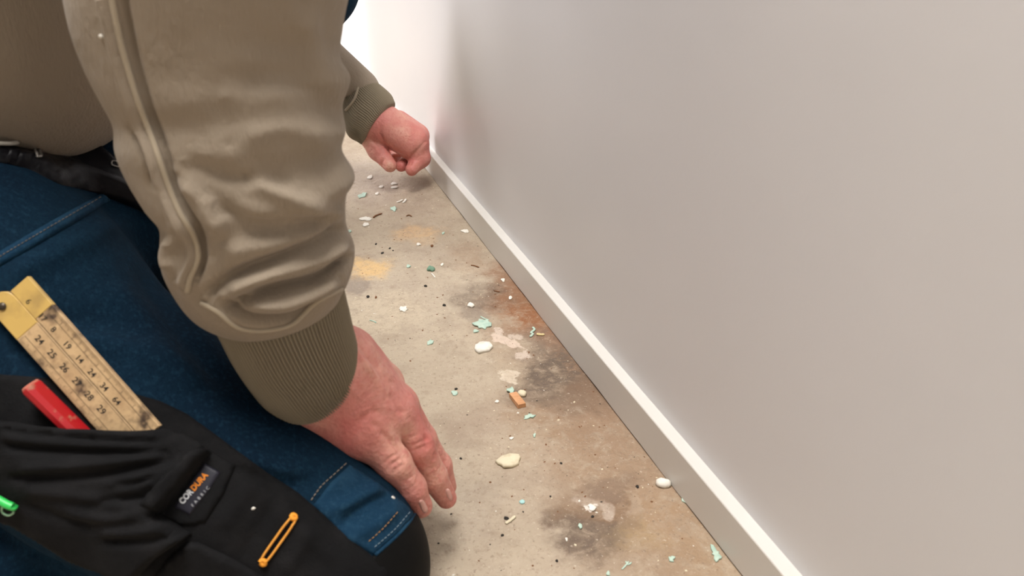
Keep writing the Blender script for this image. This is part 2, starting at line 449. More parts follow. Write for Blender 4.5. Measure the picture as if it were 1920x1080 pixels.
def grid(x0, x1, y0, y1, z, nx, ny):
    xs = np.linspace(x0, x1, nx + 1); ys = np.linspace(y0, y1, ny + 1)
    V = np.array([[x, y, z] for y in ys for x in xs]); n = nx + 1
    return V, [(j * n + i, j * n + i + 1, (j + 1) * n + i + 1, (j + 1) * n + i) for j in range(ny) for i in range(nx)]
struct('floor', merge(box((-1.6, 1.5, -.05), (3.4, 7, .1))), M_floor)
struct('wall_right', merge(box((.06, 1.5, 1.2), (.12, 7, 2.6))), M_wall)
struct('wall_left', merge(box((-3.25, 1.5, 1.2), (.1, 7, 2.6))), M_plain)
struct('light_blocking_partition', merge(box((-1.92, 2.50, 1.2), (2.64, .1, 2.6))), M_plain)  # unseen partition, added to block the far daylight and edge its patch
struct('wall_back', merge(box((-1.6, -2.05, 1.2), (3.4, .1, 2.6))), M_plain)
struct('ceiling', merge(box((-1.6, 1.5, 2.55), (3.4, 7, .1))), M_plain)
# slim skirting board with an eased top arris and a slightly wavy underside gap
def skirting():
    ys = np.linspace(-.6, 4.8, 400); prof = [(0, .0017), (0, HB), (-T + .0012, HB), (-T + .0004, HB - .0004), (-T, HB - .0012), (-T, .0017)]
    V = []; n = len(prof)
    for i, y in enumerate(ys):
        wob = .0005 * math.sin(y * 23) + .0004 * math.sin(y * 61 + 1)
        for k, (x, z) in enumerate(prof):
            V.append((x, y, z + (wob if k in (0, 5) else 0) + (.0002 * math.sin(y * 9) if k not in (0, 5) else 0)))
    Fc = [(i * n + k, i * n + (k + 1) % n, (i + 1) * n + (k + 1) % n, (i + 1) * n + k) for i in range(len(ys) - 1) for k in range(n)]
    Fc += [tuple(range(n)), tuple((len(ys) - 1) * n + k for k in range(n))[::-1]]
    return V, Fc
bb = struct('baseboard_right', skirting(), M_board); fix_normals(bb)

# ------------------------------------------------------------------ the person
person = thing('person', 'person in khaki sweatshirt and blue work jeans kneeling with one fist at the skirting board', 'person', tuple(F(560, 900)))

# jeans ----------------------------------------------------------
KN = P(619, 1057, .525)
hipR = np.array([-.57, .72, .26]); hipL = np.array([-.56, .90, .30]); kneeL = P(578, -36, 1.15)
def jeans_sdf(p):
    d = cone(p, KN, P(430, 935, .525), .0615, .0745)
    d = smin(d, cone(p, P(545, 990, .53), P(590, 1020, .53), .0655, .0625), .01)
    d = smin(d, cone(p, P(430, 935, .525), P(230, 800, .525), .0745, .080), .02)
    d = smin(d, cone(p, P(230, 800, .525), P(-60, 590, .53), .080, .098), .02)
    d = smin(d, cone(p, P(-60, 590, .53), hipR, .098, .10), .04)
    d = smin(d, cone(p, np.array([-.42, .69, .22]), hipR, .086, .10), .03)
    d = smin(d, cone(p, hipR, hipL, .11, .12), .05)
    d = smin(d, cone(p, hipL, kneeL, .105, .07), .04)
    c = cone(p, P(560, 1120, .52), P(40, 1085, .535), .05, .05)
    c = smin(c, cone(p, P(40, 1085, .535), np.array([-.70, .56, .07]), .05, .04), .03)
    d = smin(d, c, .008)
    ls = cone(p, kneeL, np.array([-.42, 1.24, .12]), .062, .05)
    d = smin(d, ls, .03)
    return np.maximum(d, .002 - p[..., 2])
v, q = sdf_mesh(jeans_sdf, (-.86, .28, -.01), (.0, 1.48, .50), .004)
jeans = mesh_obj('jeans', v, q, M_denim, person)
J = (.3, .75)
sculpt(jeans, [
    ([(0, 520), (120, 470), (260, 400)], 22, .004), ([(20, 640), (160, 600), (330, 640)], 26, -.004), ([(60, 690), (200, 640), (350, 700)], 24, .004),
    ([(250, 480), (330, 600), (440, 740)], 22, -.004), ([(200, 520), (290, 640), (380, 740)], 24, .004),
    ([(440, 850), (500, 880), (560, 890)], 12, .005), ([(460, 880), (540, 905), (600, 900)], 12, -.004), ([(380, 760), (470, 850), (540, 870)], 14, .003),
    ([(600, 960), (660, 940), (720, 900)], 10, .003), ([(630, 990), (690, 965), (740, 935)], 10, -.003), ([(660, 1010), (720, 975), (750, 950)], 9, .003),
    ([(0, 1010), (120, 1060), (230, 1075)], 20, .004),
])
BJ = bvh_of(jeans)

# shoes / socks so the legs end properly
def foot(a, b, r, name, label, up=.05):
    a = np.array(a); b = np.array(b)
    def f(p):
        d = smin(cone(p, a, b, r * .82, r * .74), cone(p, a + np.array([0, 0, up]), a, r * .8, r * .82), .02)
        return np.maximum(d, .004 - p[..., 2])
    lo = np.minimum(a, b) - r * 2 - .02; hi = np.maximum(a, b) + r * 2 + .06
    v, q = sdf_mesh(f, lo, hi, .005); o = mesh_obj(name, v, q, M_rubber, person); o['label'] = label; return o
foot((-.43, 1.24, .05), (-.28, 1.26, .04), .045, 'boot', 'black work boot flat on floor')
foot((-.735, .565, .055), (-.84, .59, .04), .05, 'boot', 'black work boot behind the kneeling leg', .005)

# sweatshirt -----------------------------------------------------
shR = np.array([-.47, .62, .64]); shL = np.array([-.46, 1.12, .64])
def torso_sdf(p):
    a = P(-10, 20, .55)
    d = cone(p, a, np.array([-.56, .92, .38]), .092, .12)
    d = smin(d, cone(p, a, np.array([-.43, .66, .62]), .092, .13), .07)
    d = smin(d, cone(p, np.array([-.60, .84, .42]), np.array([-.50, .86, .66]), .13, .14), .08)
    d = smin(d, cone(p, np.array([-.56, .92, .38]), np.array([-.46, 1.0, .60]), .12, .125), .06)
    d = smin(d, cone(p, shR, shL, .085, .085), .08)
    d = smin(d, cone(p, hipR + [.0, .0, .09], hipL + [0, 0, .09], .12, .12), .06)
    d = smin(d, cone(p, shR, P(400, -215, .388), .078, .056), .03)
    # left sleeve
    e = np.array([-.36, 1.36, .37]); w_ = P(668, 172, 1.33)
    d = smin(d, cone(p, shL, e, .075, .062), .03)
    d = smin(d, cone(p, e, w_, .062, .040), .02)
    # hood lying on the back
    d = smin(d, cone(p, np.array([-.52, .80, .76]), np.array([-.52, .98, .76]), .05, .05), .05)
    return d
v, q = sdf_mesh(torso_sdf, (-.80, .42, .16), (-.02, 1.52, .86), .005)
rs = [sil(a, b, c, d, e - .018, f) for a, b, c, d, e, f in [
      (150, -170, 640, -170, .402, .8), (128, -90, 672, -90, .409, .82), (134, -40, 662, -40, .4145, .8), (139, 0, 650, 4, .419, .8), (152, 62, 640, 58, .4255, .8), (175, 128, 636, 110, .431, .8), (200, 180, 655, 150, .436, .8),
      (223, 228, 641, 200, .4405, .8), (228, 275, 646, 248, .445, .82), (246, 325, 640, 286, .4495, .82), (278, 375, 664, 335, .455, .85),
      (304, 412, 649, 368, .46, .85), (306, 455, 647, 415, .466, .85), (309, 492, 652, 440, .471, .85), (330, 534, 665, 472, .478, .85),
      (352, 560, 659, 508, .486, .85), (380, 578, 644, 538, .492, .82), (396, 588, 640, 550, .496, .7)]]
sv, sf = loft(rs, 260, 16, cap=True)
V, Fc = merge((v, q), (sv, sf))
hood = mesh_obj('sweatshirt', V, Fc, M_hoodie, person); fix_normals(hood)
FOLDS = [
    ([(458, 330), (551, 375), (622, 400), (660, 405)], 17, .0035), ([(391, 376), (470, 425), (560, 425), (640, 395)], 18, -.0035),
    ([(380, 560), (444, 513), (551, 473), (609, 450), (648, 420)], 11, -.0045), ([(400, 480), (500, 455), (600, 420)], 22, .003),
    ([(430, 575), (507, 546), (595, 524), (640, 494), (664, 472)], 10, -.006), ([(420, 545), (500, 515), (600, 485), (655, 455)], 13, .004),
    ([(415, 568), (444, 588), (489, 601), (551, 596), (590, 569)], 8, -.005), ([(450, 560), (520, 570), (580, 552), (635, 520)], 12, .004),
    ([(560, 0), (600, 120), (650, 150)], 26, .003), ([(420, 180), (520, 150), (640, 190)], 30, -.0035), ([(430, 270), (530, 240), (640, 270)], 26, .003),
    ([(440, 60), (540, 90), (640, 60)], 30, -.0018), ([(330, 330), (380, 380), (420, 450)], 16, .003), ([(340, 300), (430, 330), (560, 345)], 16, -.002),
    # sleeve seam
    ([(194, -20), (212, 60), (230, 130), (252, 200), (280, 270), (300, 330), (330, 400), (358, 442), (366, 480), (352, 520), (350, 545)], 9, .004),
    ([(226, -20), (240, 60), (256, 130), (276, 200), (300, 265), (318, 325), (345, 390), (372, 435), (380, 482), (366, 520)], 7, -.004),
    ([(245, 240), (275, 300), (290, 350)], 7, -.004), ([(330, 430), (318, 480), (330, 520)], 13, .004),
]
FOLDS = [(a_[0], a_[1], a_[2] * 1.4) for a_ in FOLDS]
sculpt(hood, FOLDS)
BS = bvh_of(hood)
def on(bvh, line, off=.001, guess=.5, k=6):
    out = []
    for x, y in smooth_line(line, k):
        p_, n_ = cast(bvh, x, y, guess)
        if n_ @ (CAM - p_) < 0: n_ = -n_
        out.append(p_ + n_ * off)
    out = np.array(out)
    for _ in range(2): out[1:-1] = (out[:-2] + 2 * out[1:-1] + out[2:]) / 4
    return out
sm_line = [(206, -25), (222, 60), (240, 130), (262, 200), (288, 268), (308, 328), (336, 398), (362, 440), (371, 480), (356, 520), (352, 545)]
mesh_obj('sleeve_seam', *tube(on(BS, sm_line, .0003), .0016, 8), M_piping, person)

# cuffs ----------------------------------------------------------
cr = [sil(a, b, c, d, e - .033, f) for a, b, c, d, e, f in [(384, 570, 640, 536, .508, .80), (398, 590, 644, 556, .511, .84), (414, 616, 651, 586, .515, .85), (436, 662, 659, 618, .521, .85), (462, 706, 667, 648, .528, .85),
      (482, 735, 668, 664, .532, .85), (500, 754, 666, 682, .537, .84), (508, 757, 662, 686, .5385, .82), (517, 754, 655, 686, .539, .80), (525, 748, 645, 682, .5392, .80)]]
cv, cf = loft(cr, 900, 7, rib=.0009, ribs=108, cap=False)
c1 = mesh_obj('cuff', cv, cf, M_rib, person); fix_normals(c1)
c1['label'] = 'ribbed khaki cuff at the near wrist'
BC = bvh_of(c1, hood)
mesh_obj('cuff_seam', *tube(on(BC, [(378, 567), (409, 584), (444, 612), (489, 619), (542, 610), (569, 589), (596, 563), (640, 541)], .0004), .0014, 8), M_piping, person)
LW = 1.33
cl = [sil(664, 108, 632, 198, LW, .85), sil(680, 134, 640, 214, LW, .9), sil(694, 146, 646, 238, LW, .9), sil(714, 161, 655, 256, LW, .9), sil(732, 177, 670, 265, LW, .9), sil(738, 188, 678, 270, LW, .88),
      sil(740, 194, 684, 268, LW, .86), sil(738, 200, 688, 264, LW, .8), sil(735, 204, 692, 258, LW, .8)]
cv, cf = loft(cl, 700, 6, rib=.0008, ribs=84, cap=False)
c2 = mesh_obj('cuff', cv, cf, M_rib, person); fix_normals(c2); c2['label'] = 'ribbed khaki cuff at the far wrist'
BC2 = bvh_of(c2)
mesh_obj('cuff_seam', *tube(on(BC2, [(676, 138), (674, 153), (665, 186), (648, 208)], .001, LW), .0022, 8), M_piping, person)

# skin: hands, arms, trunk and head as one body --------------------
def rhand(p):
    W_ = P(588, 690, .512)
    DZ = .033
    def c(a, b): return cone(p, P(a[0], a[1], a[2] - DZ), P(b[0], b[1], b[2] - DZ), a[3] * .95, b[3] * .95)
    d = cone(p, P(545, 610, .497), W_, .029, .029)
    # back of the hand
    m = c((600, 715, .548, .026), (665, 790, .558, .019))
    m = smin(m, c((560, 735, .545, .019), (655, 820, .562, .0155)), .012)
    m = smin(m, c((640, 690, .552, .024), (722, 775, .572, .018)), .012)
    m = smin(m, c((650, 670, .562, .020), (735, 760, .592, .017)), .012)
    m = smin(m, c((655, 665, .572, .017), (722, 722, .607, .013)), .010)
    d = smin(d, m, .015)
    # finger nearest the lens
    f1 = smin(c((688, 812, .560, .0152), (738, 868, .566, .0122)), c((738, 868, .566, .0122), (771, 915, .578, .0106)), .004)
    f1 = smin(f1, c((771, 915, .578, .0106), (789, 949, .588, .0086)), .004)
    f2 = smin(c((742, 772, .580, .0150), (783, 836, .590, .0118)), c((783, 836, .590, .0118), (812, 893, .606, .0104)), .004)
    f2 = smin(f2, c((812, 893, .606, .0104), (837, 934, .620, .0080)), .004)
    f3 = smin(c((748, 765, .600, .0150), (790, 822, .620, .0112)), c((790, 822, .620, .0112), (822, 872, .637, .0098)), .004)
    f3 = smin(f3, c((824, 872, .637, .0098), (838, 912, .648, .0078)), .004)
    f4 = smin(c((728, 748, .622, .0140), (762, 800, .645, .0108)), c((762, 800, .645, .0108), (790, 860, .655, .0085)), .004)
    fi = smin(smin(f1, f2, .0006), smin(f3, f4, .0008), .0006)
    d = smin(d, fi, .009)
    # thumb on the far side
    th = smin(c((665, 680, .585, .017), (715, 715, .620, .0145)), c((715, 715, .620, .0145), (735, 775, .655, .0115)), .006)
    d = smin(d, th, .010)
    return d
def lhand(p):
    def c(a, b): return cone(p, P(*a[:3]), P(*b[:3]), a[3], b[3])
    d = c((660, 190, 1.33, .030), (705, 232, 1.33, .031))
    d = smin(d, c((718, 232, 1.335, .033), (768, 258, 1.355, .030)), .015)       # back of the hand towards the index knuckle
    d = smin(d, c((728, 240, 1.325, .026), (772, 268, 1.338, .0285)), .01)
    d = smin(d, c((745, 235, 1.38, .026), (782, 255, 1.40, .022)), .015)
    i1 = smin(c((776, 264, 1.348, .0225), (788, 296, 1.345, .0165)), c((788, 296, 1.345, .0165), (772, 318, 1.33, .0105)), .006)
    d = smin(d, i1, .008)
    t = smin(c((698, 259, 1.335, .021), (708, 282, 1.335, .0155)), c((708, 282, 1.335, .0155), (731, 310, 1.325, .0115)), .008)   # thumb
    d = smin(d, t, .003)
    m = smin(c((770, 280, 1.375, .015), (765, 305, 1.37, .012)), c((765, 305, 1.37, .012), (752, 311, 1.345, .0098)), .005)     # middle fingertip
    d = smin(d, m, .003)
    r_ = smin(c((750, 270, 1.40, .015), (745, 298, 1.40, .012)), c((745, 298, 1.40, .012), (735, 300, 1.37, .0095)), .005)
    d = smin(d, r_, .003)
    k = smin(c((735, 262, 1.42, .014), (728, 290, 1.42, .011)), c((728, 290, 1.42, .011), (722, 292, 1.39, .009)), .005)
    return smin(d, k, .003)
def bodycore(p):
    e = np.array([-.36, 1.36, .37])
    d = cone(p, P(545, 610, .497), P(400, -200, .405), .027, .034)
    d = smin(d, cone(p, P(400, -200, .405), shR, .034, .045), .02)
    d = smin(d, cone(p, P(660, 190, 1.33), e, .026, .036), .02)
    d = smin(d, cone(p, e, shL, .036, .05), .02)
    d = smin(d, cone(p, shR, shL, .055, .055), .04)
    d = smin(d, cone(p, np.array([-.47, .87, .60]), np.array([-.58, .84, .40]), .06, .07), .03)
    # neck and bowed head
    d = smin(d, cone(p, np.array([-.44, .88, .70]), np.array([-.36, .90, .78]), .055, .052), .03)
    hd = smin(cone(p, np.array([-.31, .92, .86]), np.array([-.26, .93, .82]), .088, .072), cone(p, np.array([-.24, .94, .79]), np.array([-.21, .945, .755]), .05, .032), .04)
    f_ = np.array([.62, .1, -.35]); f_ /= np.linalg.norm(f_)
    hd = smin(hd, cone(p, np.array([-.195, .945, .82]), np.array([-.165, .95, .79]), .010, .014), .008)      # nose
    hd = smin(hd, cone(p, np.array([-.19, .95, .765]), np.array([-.19, .955, .765]), .017, .014), .006)      # lips
    for s in (-1, 1):
        hd = smin(hd, cone(p, np.array([-.215, .945 + s * .032, .845]), np.array([-.205, .945 + s * .028, .840]), .014, .012), .008)   # brows
        hd = np.minimum(hd, cone(p, np.array([-.30, .925 + s * .086, .84]), np.array([-.295, .925 + s * .090, .815]), .016, .012))  # ears
    return smin(d, hd, .03)
v1, q1 = sdf_mesh(rhand, P(660, 770, .55) - [.12, .10, .13], P(660, 770, .55) + [.12, .10, .12], .0011)
v2, q2 = sdf_mesh(lhand, P(735, 250, 1.35) - [.11, .11, .10], P(735, 250, 1.35) + [.09, .11, .10], .0014)
v3, q3 = sdf_mesh(bodycore, (-.75, .36, .10), (-.02, 1.48, .99), .006)
V, Fc = merge((v1, q1), (v2, q2), (v3, q3))
body = mesh_obj('body', V, Fc, M_skin, person)
RH = (.40, .72); LH = (1.1, 1.5)
HAND = [
    # near hand: knuckle, tendons, creases
    ([(676, 782), (694, 800), (706, 824)], 9, .0016, RH), ([(720, 752), (742, 770), (752, 790)], 9, .0020, RH),
    ([(712, 806), (700, 796), (690, 800)], 5, -.0022, RH), ([(712, 808), (740, 834), (764, 868)], 4.5, -.0025, RH),
    ([(668, 800), (685, 780), (705, 772), (722, 782)], 6, -.0016, RH), ([(735, 768), (752, 772), (762, 782)], 5, -.0022, RH),
    ([(718, 868), (734, 856), (752, 846)], 9, .0014, RH), ([(722, 866), (736, 855), (750, 848)], 3, -.0015, RH), ([(728, 876), (742, 865), (756, 858)], 3, -.0017, RH), ([(735, 887), (748, 876), (760, 870)], 3, -.0012, RH),
    ([(757, 905), (768, 896), (779, 892)], 3, -.0009, RH),
    ([(768, 836), (784, 828), (800, 822)], 9, .0014, RH), ([(776, 834), (788, 828), (799, 826)], 3, -.0014, RH), ([(780, 846), (792, 838), (803, 836)], 3, -.0015, RH), ([(792, 812), (799, 826), (800, 848)], 3.5, -.0018, RH), ([(804, 882), (813, 876), (822, 874)], 3, -.0009, RH),
    ([(655, 640), (690, 690), (725, 745)], 6, .0020, RH), ([(668, 640), (705, 690), (742, 725)], 5, -.0015, RH), ([(620, 690), (670, 745), (700, 790)], 7, .0012, RH),
    ([(640, 720), (690, 770)], 6, -.0010, RH), ([(700, 690), (716, 700), (738, 722)], 7, .0022, RH), ([(724, 738), (738, 752), (748, 772)], 5, -.0018, RH),
    # far hand
    ([(714, 250), (720, 268), (738, 286), (766, 296)], 3, -.0022, LH), ([(700, 268), (714, 280), (722, 292)], 3, -.001, LH), ([(716, 232), (712, 250), (716, 262)], 4, -.0016, LH),
    ([(771, 296), (779, 284), (786, 276)], 3, -.0016, LH), ([(774, 292), (784, 282), (800, 262)], 3, -.0014, LH), ([(790, 244), (804, 262), (804, 280)], 5, .0012, LH),
    ([(762, 312), (768, 308), (776, 302)], 3, -.0014, LH), ([(722, 296), (716, 306), (720, 314)], 2.5, -.0016, LH), ([(690, 268), (704, 276), (712, 292)], 4, .0012, LH),
]
sculpt(body, [(a_[0], a_[1] * (1.15 if a_[3] is RH else 1), a_[2] * (.75 if a_[3] is RH else 1), a_[3]) for a_ in HAND])
BB = bvh_of(body)
def nail(name, line, wpx, guess):
    (x0, y0), (x1, y1) = line; dx, dy = x1 - x0, y1 - y0; L = math.hypot(dx, dy); nx, ny = -dy / L * wpx, dx / L * wpx
    poly = []
    for k in range(14):
        a = 2 * math.pi * k / 14; ca, sa = math.cos(a), math.sin(a)
        ca = math.copysign(abs(ca) ** .7, ca); sa = math.copysign(abs(sa) ** .7, sa)
        poly.append(((x0 + x1) / 2 + dx / 2 * ca + nx * sa, (y0 + y1) / 2 + dy / 2 * ca + ny * sa))
    return drape(name, BB, poly, .0007, M_nail, person, step=3.5, edge=4, sink=.001, guess=guess, relax=2)
nail('fingernail', [(788, 937), (799, 961)], 6, .555); nail('fingernail', [(838, 916), (846, 938)], 4.5, .587)

# hair cap so the head is finished
def hair_sdf(p):
    hd = cone(p, np.array([-.325, .918, .875]), np.array([-.29, .925, .862]), .094, .080)
    return np.maximum(hd, (p[..., 0] + .24) * .8 - (p[..., 2] - .84) * .8)
v, q = sdf_mesh(hair_sdf, (-.46, .80, .72), (-.16, 1.04, 1.0), .006)
mesh_obj('hair', v, q, mat('dark_hair', (.03, .02, .015), .7, .3, bump=[('noise', 120, .003, (1, 1, 4))]), person)

# ------------------------------------------------------------------ trouser details
seam = drape('side_seam', BJ, [(-14, 480), (60, 436), (130, 396), (192, 362), (206, 376), (140, 418), (66, 462), (-10, 505)], .0026, M_denim2, person, step=6, edge=5)
def stitches(name, bvh, line, dash, gap, r, m, parent, guess=.5, off=.0006):
    ln = smooth_line(line, 8); L = [0]
    for a, b in zip(ln[:-1], ln[1:]): L.append(L[-1] + math.hypot(b[0] - a[0], b[1] - a[1]))
    def at(t):
        for i in range(len(ln) - 1):
            if L[i + 1] >= t:
                k = (t - L[i]) / max(L[i + 1] - L[i], 1e-6); return (ln[i][0] + (ln[i + 1][0] - ln[i][0]) * k, ln[i][1] + (ln[i + 1][1] - ln[i][1]) * k)
        return ln[-1]
    parts = []; t = 0
    while t + dash < L[-1]:
        q_ = []
        for u in (0, .5, 1):
            x, y = at(t + dash * u); p_, n_ = cast(bvh, x, y, guess)
            if n_ @ (CAM - p_) < 0: n_ = -n_
            q_.append(p_ + n_ * (off if u == .5 else off * .2))
        parts.append(tube(q_, r, 5)); t += dash + gap
    V, Fc = merge(*parts); o = mesh_obj(name, V, Fc, m, parent); o['kind'] = 'stuff'; return o
stitches('seam_stitching', bvh_of(seam), [(-8, 486), (64, 443), (134, 402), (192, 368)], 5, 3, .00025, M_thread, seam)
stitches('stitching', BJ, [(583, 938), (602, 912), (628, 888), (652, 866)], 6, 3, .0004, M_thread, person)
stitches('stitching', BJ, [(594, 949), (615, 922), (638, 900), (662, 878)], 6, 3, .0004, M_thread, person)

knee = drape('knee_panel', BJ, [(655, 872), (700, 900), (742, 932), (779, 962), (745, 1003), (701, 1041), (655, 1015), (600, 962), (588, 946), (620, 905)], .0018, M_denim2, person, step=6, edge=5,
             strokes=[([(660, 1000), (700, 960), (750, 940)], 8, .0022), ([(630, 960), (680, 930), (720, 915)], 8, .002), ([(640, 980), (690, 945), (735, 925)], 6, -.0016)])
BK = bvh_of(knee, jeans)
mesh_obj('hem', *tube(on(BK, [(777, 965), (745, 1002), (702, 1040)], .0006), .0012, 8), M_denim2, knee)
stitches('hem_stitching', BK, [(745, 960), (718, 990), (688, 1018)], 5, 3, .0003, mat('tan_thread', (.30, .17, .07), .8, .2), knee)
stitches('hem_stitching', BK, [(768, 960), (738, 994), (697, 1030)], 5, 3, .0003, mat('pale_thread', (.16, .22, .26), .8, .2), knee)
# black knee pad: the leg swollen by a few millimetres beyond the denim hem
A_ = P(781, 962, .5); B_ = P(698, 1042, .5)
pn = np.cross(B_ - A_, P(740, 1002, .5) - CAM); pn /= np.linalg.norm(pn)
if (P(860, 1060, .5) - A_) @ pn < 0: pn = -pn
def pad_sdf(p):
    leg = smin(cone(p, KN, P(430, 935, .525), .063, .076), cone(p, P(640, 1075, .535), P(600, 1110, .54), .052, .05), .02)
    return np.maximum(np.maximum(leg, -((p - A_) @ pn)), .001 - p[..., 2])
v, q = sdf_mesh(pad_sdf, KN - .10, KN + .10, .002)
mesh_obj('knee_pad', v, q, M_rubber, person)

# belt and black tool-belt pouch under the sweatshirt
belt = drape('belt', BJ, [(-20, 255), (60, 262), (120, 262), (175, 262), (215, 295), (260, 340), (330, 405), (330, 430), (255, 392), (180, 362), (110, 345), (50, 318), (-20, 300)], .006, M_leather, person, step=7, edge=12, guess=.6,
             strokes=[([(0, 290), (100, 300), (180, 325), (260, 360)], 9, .004), ([(0, 310), (110, 328), (200, 352)], 8, -.003)])
BT = bvh_of(belt, jeans)
M_steel = mat('dull_steel', (.32, .31, .29), .35, .5, metal=.8)
def loop(name, bvh, ctr, a, b, ang, r, m, parent, guess=.5, off=.001, n=20, sq=.6):
    pts = []
    for k in range(n):
        t = 2 * math.pi * k / n; x = math.copysign(abs(math.cos(t)) ** sq, math.cos(t)) * a; y = math.copysign(abs(math.sin(t)) ** sq, math.sin(t)) * b
        px = ctr[0] + x * math.cos(ang) - y * math.sin(ang); py = ctr[1] + x * math.sin(ang) + y * math.cos(ang)
        p_, n_ = cast(bvh, px, py, guess)
        if n_ @ (CAM - p_) < 0: n_ = -n_
        pts.append(p_ + n_ * off)
    return mesh_obj(name, *tube(pts, r, 6, closed=True), m, parent)
loop('eyelet', BT, (217, 308), 8, 4.5, .3, .0006, M_steel, belt, .6)
loop('eyelet', BT, (133, 281), 9, 4, .3, .0006, M_steel, belt, .6)
loop('buckle', BT, (70, 287), 4, 9, -.2, .0009, M_steel, belt, .6)
mesh_obj('shirt_hem', *tube(on(BT, [(-10, 276), (20, 278), (32, 274)], .003, .6), .0014, 6), mat('white_shirt_hem', (.5, .48, .42), .9, .1), person)
mesh_obj('shirt_hem', *tube(on(BT, [(36, 263), (58, 263), (82, 269)], .003, .6), .0014, 6), bpy.data.materials['white_shirt_hem'], person)

# black reinforcement panel and holster pocket on the outer thigh
panel = drape('thigh_panel', BJ, [(-25, 700), (60, 706), (160, 716), (240, 735), (300, 752), (350, 776), (400, 812), (460, 856), (500, 885), (560, 925), (610, 968), (652, 1006), (700, 1044), (726, 1062), (730, 1125), (330, 1125), (262, 1090), (215, 1062), (160, 1030), (110, 1000), (50, 966), (0, 945), (-25, 940)],
              .0022, M_black, person, step=10, edge=7, strokes=[
                  ([(470, 900), (440, 950), (400, 1000)], 16, .0022), ([(520, 930), (480, 1000), (450, 1060)], 14, -.002), ([(600, 980), (560, 1030), (530, 1090)], 16, .002),
                  ([(440, 880), (520, 960), (640, 1060)], 14, .0016)])
BP = bvh_of(panel, jeans)
pocket = drape('holster_pocket', BP, [(-25, 786), (30, 790), (80, 799), (140, 806), (220, 811), (308, 812), (345, 820), (395, 845), (350, 900), (300, 960), (360, 1000), (300, 1040), (262, 1078), (210, 1052), (150, 1022), (100, 992), (50, 962), (0, 943), (-25, 936)],
               .0145, M_black, person, step=6, edge=9, kmin=lambda x, y: np.clip((845 - y) / 20, .2, 1) * np.where(x < 330, 1, .5), strokes=[
                   ([(0, 789), (60, 800), (180, 812), (300, 818)], 6, .002), ([(0, 818), (60, 828), (178, 836), (290, 838)], 7, .0016), ([(0, 803), (70, 814), (190, 824), (300, 828)], 5, -.0012),
                   ([(0, 835), (59, 843), (207, 850), (326, 848)], 8, -.0035), ([(30, 878), (148, 872), (237, 862), (311, 850)], 10, .0035), ([(10, 898), (148, 893), (267, 874), (330, 858)], 8, -.0035),
                   ([(193, 908), (252, 896), (290, 884)], 6, .002), ([(215, 922), (262, 913), (284, 903)], 4, .0016), ([(200, 902), (250, 905), (286, 893)], 4, -.0016), ([(180, 940), (262, 934), (292, 911)], 7, -.0035),
                   ([(40, 920), (150, 930), (240, 950)], 10, .0025), ([(118, 958), (200, 972), (270, 962)], 10, .0028), ([(40, 945), (120, 975), (180, 990)], 8, -.002),
                   ([(184, 1000), (262, 998), (315, 988)], 8, .0025), ([(190, 1016), (275, 1016), (341, 998)], 7, -.0028)])
BP = bvh_of(panel, jeans, pocket)
flap = drape('label_flap', BP, [(352, 846), (384, 838), (442, 872), (420, 925), (385, 980), (340, 985), (262, 946), (300, 900)], .0022, M_black, person, step=6, edge=4,
             strokes=[([(352, 852), (306, 900), (264, 944)], 4, .0012)])
BP = bvh_of(panel, jeans, pocket, flap)
small = drape('rule_pocket', BP, [(280, 1095), (310, 1055), (350, 1018), (372, 1016), (440, 1050), (500, 1085), (520, 1125), (290, 1125)], .004, M_black, person, step=7, edge=6,
              strokes=[([(300, 1072), (330, 1040), (356, 1022)], 4, .0015), ([(356, 1022), (420, 1045), (480, 1080)], 4, .001)])
label = drape('label', BP, [(383, 868), (414, 886), (388, 925), (356, 966), (326, 950), (352, 912)], .0009, mat('label_black', (.012, .012, .02), .5, .3), person, step=4, edge=2)
BL = bvh_of(label, panel, flap, pocket)
def lettering(name, body_, x0, y0, dx, dy, size, m, parent, bvh, spacing=1.0, off=.0004, guess=.45, bold=.02, stretch=1.0):
    cu = bpy.data.curves.new(name, 'FONT'); cu.body = body_; cu.size = 1; cu.offset = bold; cu.space_character = spacing; cu.resolution_u = 3
    o = bpy.data.objects.new(name, cu); link(o); bpy.context.view_layer.update()
    me = o.evaluated_get(bpy.context.evaluated_depsgraph_get()).to_mesh()
    c = [tuple(v_.co) for v_ in me.vertices]; fs = [tuple(p_.vertices) for p_ in me.polygons]
    w_ = max(q_[0] for q_ in c)
    bpy.data.objects.remove(o)
    L = math.hypot(dx, dy); ux, uy = dx / L, dy / L; vx, vy = uy, -ux      # up of the letters
    out = []
    for x, y, z in c:
        px = x0 + (ux * x * stretch + vx * y) * size; py = y0 + (uy * x * stretch + vy * y) * size
        p_, n_ = cast(bvh, px, py, guess)
        if n_ @ (CAM - p_) < 0: n_ = -n_
        out.append(p_ + n_ * off)
    ob = mesh_obj(name, out, fs, m, parent, smooth=False); ob['kind'] = 'stuff' if len(body_) > 1 else 'stuff'
    return ob, w_ * size * stretch
M_white = mat('white_print', (.62, .64, .66), .6, .3); M_orange = mat('orange_print', (.72, .23, .02), .6, .3); M_grey = mat('grey_print', (.34, .35, .36), .6, .3)
o1, w1 = lettering('lettering', 'COR', 343, 946, 55, -63, 15.5, M_white, label, BL, stretch=.93, bold=.035)
ux, uy = 55 / 83.6, -63 / 83.6
o2, w2 = lettering('lettering', 'DURA', 343 + ux * (w1 + 1), 946 + uy * (w1 + 1), 55, -63, 15.5, M_orange, label, BL, stretch=.93, bold=.035)
o3, w3 = lettering('lettering', 'FABRIC', 362, 950, 55, -63, 7.5, M_grey, label, BL, spacing=2.2, bold=.02)
for o_ in (o1, o2, o3):
    del o_['kind']
o1['label'] = 'white letters COR'; o2['label'] = 'orange letters DURA'; o3['label'] = 'small grey letters FABRIC'
